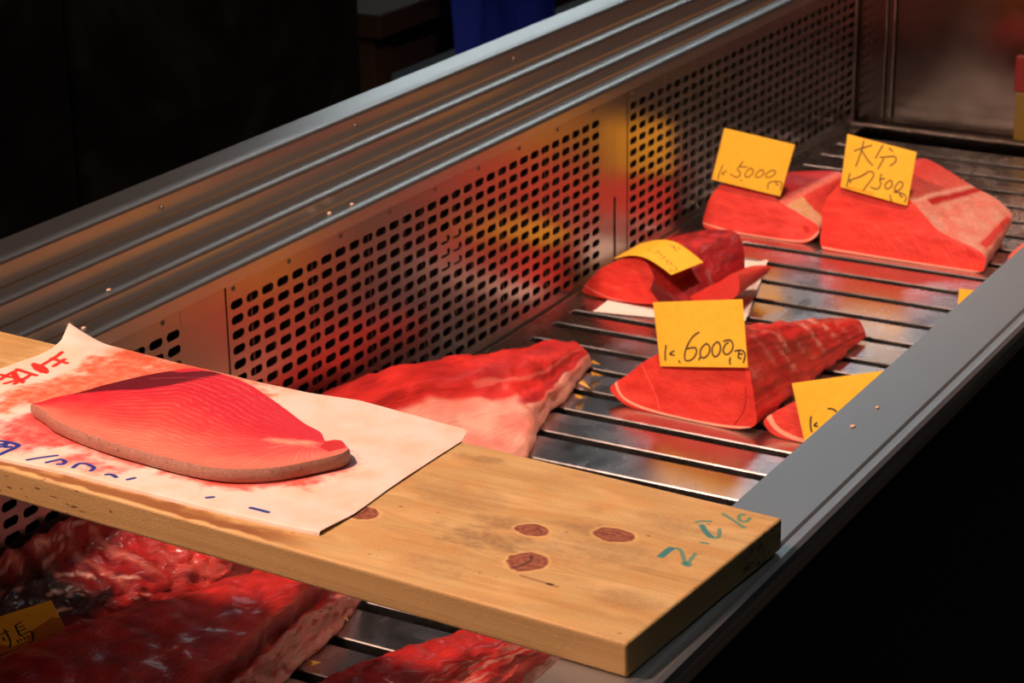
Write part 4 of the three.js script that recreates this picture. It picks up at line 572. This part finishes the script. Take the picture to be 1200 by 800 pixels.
// ------------------------------------------------------------------ the tuna slice on it
{
  const t = thing('tuna_slice', 'flat crescent slice of tuna with grey skin rim on stained paper', 'fish');
  const out = []; const n = P.slice.length, sub = 4;
  for (let i = 0; i < n; i++) for (let k = 0; k < sub; k++) { const q = (j) => P.slice[(j + n) % n], f = k / sub; out.push([0, 1].map((d) => cr(q(i - 1)[d], q(i)[d], q(i + 1)[d], q(i + 2)[d], f))); }
  const YT = 5.37, YB = 5.04, tex = canvasTex(1024, 640, (x, W, H) => {
    const su = (z) => (z - 9) / 10, sv = (xx) => (xx + 23) / 6, S = (pts) => pts.map(([z, xx]) => [su(z), sv(xx)]);
    const nearE = [...P.slice.slice(17), P.slice[0]], farE = P.slice.slice(0, 14);
    pixels(x, W, H, (u, v) => {
      const z = 9 + 10 * u, xx = -23 + 6 * v, dn = segDist(nearE, z, xx), df = segDist(farE, z, xx), f = dn / (dn + df + 1e-6), q = fbm(z * 0.8, xx * 0.8, 3);
      let c = mix([240, 122, 100], [226, 66, 62], smooth(0.08, 0.5, f + 0.1 * q)); c = mix(c, [212, 34, 52], smooth(0.42, 0.75, f + 0.1 * q));
      const ph = f * 22 + 0.5 * q, ln = Math.pow(0.5 + 0.5 * Math.cos(6.283 * ph), 5) * smooth(17, 14.5, z);
      c = mix(c, [255, 178, 158], ln * 0.4 * clamp(0.6 + n3(z * 2.5, xx * 2.5, 8)));
      return mix(c, [255, 190, 170], 0.10 * clamp(n3(z * 18, xx * 18, 4) * 2));
    });
    const re = (pts) => Array.from({ length: 7 }, (_, k) => alongLine(pts, k / 6));
    for (let i = 0; i < P.fan.length - 1; i++) { const A = S(re(P.fan[i])), B = S(re(P.fan[i + 1])); for (let k = 0; k < 3; k++) stroke(x, A.map((p, n) => [p[0] + (B[n][0] - p[0]) * k / 3, p[1] + (B[n][1] - p[1]) * k / 3]), 1.6 + 1.2 * rnd(), `rgba(255,196,172,${k ? 0.3 : 0.55})`, W, H); }
    for (let i = 0; i < 260; i++) { const t0 = rnd(), p0 = alongLine(P.fan[0].slice(0, 2), t0 * 0.9); stroke(x, S([[p0[0], p0[1] + (rnd() - 0.5) * 0.42], [p0[0] + 0.25 + 0.3 * rnd(), p0[1] + (rnd() - 0.5) * 0.42]]), 1.5 + 4 * rnd(), 'rgba(246,172,138,0.14)', W, H); } speckle(x, W, H, 500, ['rgba(255,190,170,0.10)', 'rgba(150,0,10,0.08)'], 0.8, 3, 2);
    poly(x, S(P.sliceDark), 'rgba(96,10,24,0.92)', W, H); stroke(x, S([P.sliceDark[0], P.sliceDark[10], P.sliceDark[8], P.sliceDark[6]]), 14, 'rgba(120,14,30,0.5)', W, H);
    stroke(x, S([[10.9, -18.5], [11.6, -18.0], [12.2, -17.75]]), 3, 'rgba(220,110,110,0.6)', W, H);
    poly(x, S([[17.75, -19.95], [18.1, -19.73], [18.45, -20.05], [18.2, -20.5], [17.8, -20.3]]), 'rgba(200,25,25,0.8)', W, H);
  });
  const shape = new THREE.Shape(out.map(([z, xx]) => new THREE.Vector2(z, -xx)));
  const top = new THREE.ShapeGeometry(shape), p = top.attributes.position, uv = [];
  for (let i = 0; i < p.count; i++) { const z = p.getX(i), xx = -p.getY(i); p.setXYZ(i, xx * U, YT * U, z * U); uv.push((z - 9) / 10, 1 - (xx + 23) / 6); }
  top.setAttribute('uv', new THREE.Float32BufferAttribute(uv, 2)); top.computeVertexNormals();
  if (top.attributes.normal.getY(0) < 0) { const ix = top.index.array; for (let i = 0; i < ix.length; i += 3) { const a = ix[i]; ix[i] = ix[i + 1]; ix[i + 1] = a; } top.computeVertexNormals(); }
  mesh('cut_face', top, new THREE.MeshPhysicalMaterial({ map: tex, roughness: 0.42, clearcoat: 0.25, clearcoatRoughness: 0.3, bumpMap: rep(grain, 3, 2), bumpScale: 0.0005, side: THREE.DoubleSide }), t);
  const band = (i0, i1, lip) => { const pos = [], uvs = [], idx = []; const R = 5; for (let i = i0; i <= i1; i++) { const [z, xx] = out[(i + out.length) % out.length]; for (let k = 0; k <= R; k++) { const f = k / R, b = 0.035 * Math.sin(f * Math.PI); const cx = -20.3, cz = 14; const d = Math.hypot(xx - cx, z - cz); pos.push((xx + (xx - cx) / d * (b + lip * (k === 0 ? 0.5 : 1))) * U, (YT + (k < 2 ? lip : 0) - (YT - YB) * f) * U, (z + (z - cz) / d * (b + lip * (k === 0 ? 0.5 : 1))) * U); uvs.push(i * 0.05, f * 0.3); } } for (let i = 0; i < i1 - i0; i++) for (let k = 0; k < R; k++) { const a = i * (R + 1) + k; idx.push(a, a + R + 1, a + 1, a + 1, a + R + 1, a + R + 2); } const g = new THREE.BufferGeometry(); g.setAttribute('position', new THREE.Float32BufferAttribute(pos, 3)); g.setAttribute('uv', new THREE.Float32BufferAttribute(uvs, 2)); g.setIndex(idx); g.computeVertexNormals(); return g; };
  const skinTex = canvasTex(256, 128, (x, W, H) => { x.fillStyle = '#bc8876'; x.fillRect(0, 0, W, H); speckle(x, W, H, 900, ['rgba(230,190,170,0.25)', 'rgba(120,75,60,0.25)', 'rgba(90,60,50,0.2)'], 1, 5, 0.6); });
  const skin = mesh('skin_rim', band(17 * sub, 29 * sub, 0.03), new THREE.MeshStandardMaterial({ map: skinTex, roughness: 0.55, side: THREE.DoubleSide, bumpMap: rep(grain, 4, 1), bumpScale: 0.0006 }), t);
  skin.userData.label = 'grey brown skin along the rim';
  mesh('flesh_edge', band(0, 17 * sub, 0), new THREE.MeshStandardMaterial({ color: 0xa82430, roughness: 0.45, side: THREE.DoubleSide }), t);
}

// ------------------------------------------------------------------ dim things behind the counter
{
  const wood = new THREE.MeshStandardMaterial({ color: 0x4a3526, roughness: 0.8, bumpMap: rep(fibre, 1, 1), bumpScale: 0.002 });
  const t = thing('wooden_table', 'dim dark wooden table behind the black partition', 'table');
  const b = (name, x0, x1, y0, y1, z0, z1) => mesh(name, bx(x0 / U, x1 / U, y0 / U, y1 / U, z0 / U, z1 / U, 0.15), wood, t);
  b('tabletop', 1.79, 2.9, -0.215, -0.17, -1.9, -1.0);
  b('apron', 1.83, 2.86, -0.3, -0.215, -1.06, -1.03);
  for (const [x, z] of [[1.8, -1.02], [2.82, -1.02], [1.8, -1.82], [2.82, -1.82]]) b('leg', x, x + 0.06, -0.85, -0.215, z - 0.06, z);
  // cloth
  const pos = [], idx = [], uv = [], nx = 40, ny = 24;
  for (let j = 0; j <= ny; j++) for (let i = 0; i <= nx; i++) { const u = i / nx, v = j / ny; const x = 1.93 + 0.43 * u + 0.02 * v * (0.5 - u), y = 0.25 - 0.95 * v; pos.push(x, y, -0.95 + 0.035 * Math.sin(u * 11 + v * 2) + 0.02 * Math.sin(u * 23 - v * 3) + 0.02 * v); uv.push(u, v); }
  for (let j = 0; j < ny; j++) for (let i = 0; i < nx; i++) { const a = j * (nx + 1) + i; idx.push(a, a + nx + 1, a + 1, a + 1, a + nx + 1, a + nx + 2); }
  const g = new THREE.BufferGeometry(); g.setAttribute('position', new THREE.Float32BufferAttribute(pos, 3)); g.setAttribute('uv', new THREE.Float32BufferAttribute(uv, 2)); g.setIndex(idx); g.computeVertexNormals();
  const c = mesh('blue_cloth', g, new THREE.MeshStandardMaterial({ color: 0x3350ea, roughness: 0.8, side: THREE.DoubleSide })); c.userData = { label: 'royal blue work cloth hanging in the dark behind the counter', category: 'cloth' };
}
{
  // small red packet with a yellow base at the end of the counter
  const t = thing('packet', 'red packet with yellow base against the end wall', 'packet');
  mesh('red_top', bx(61.9, 62.5, -4.7, -2.6, 10.25, 12.1, 0.08), new THREE.MeshStandardMaterial({ color: 0x6e0f0c, roughness: 0.5 }), t);
  mesh('yellow_base', bx(61.9, 62.5, -7.6, -4.72, 10.4, 12.05, 0.08), new THREE.MeshStandardMaterial({ color: 0x6e5512, roughness: 0.5 }), t);
}
renderer.render(scene, camera);
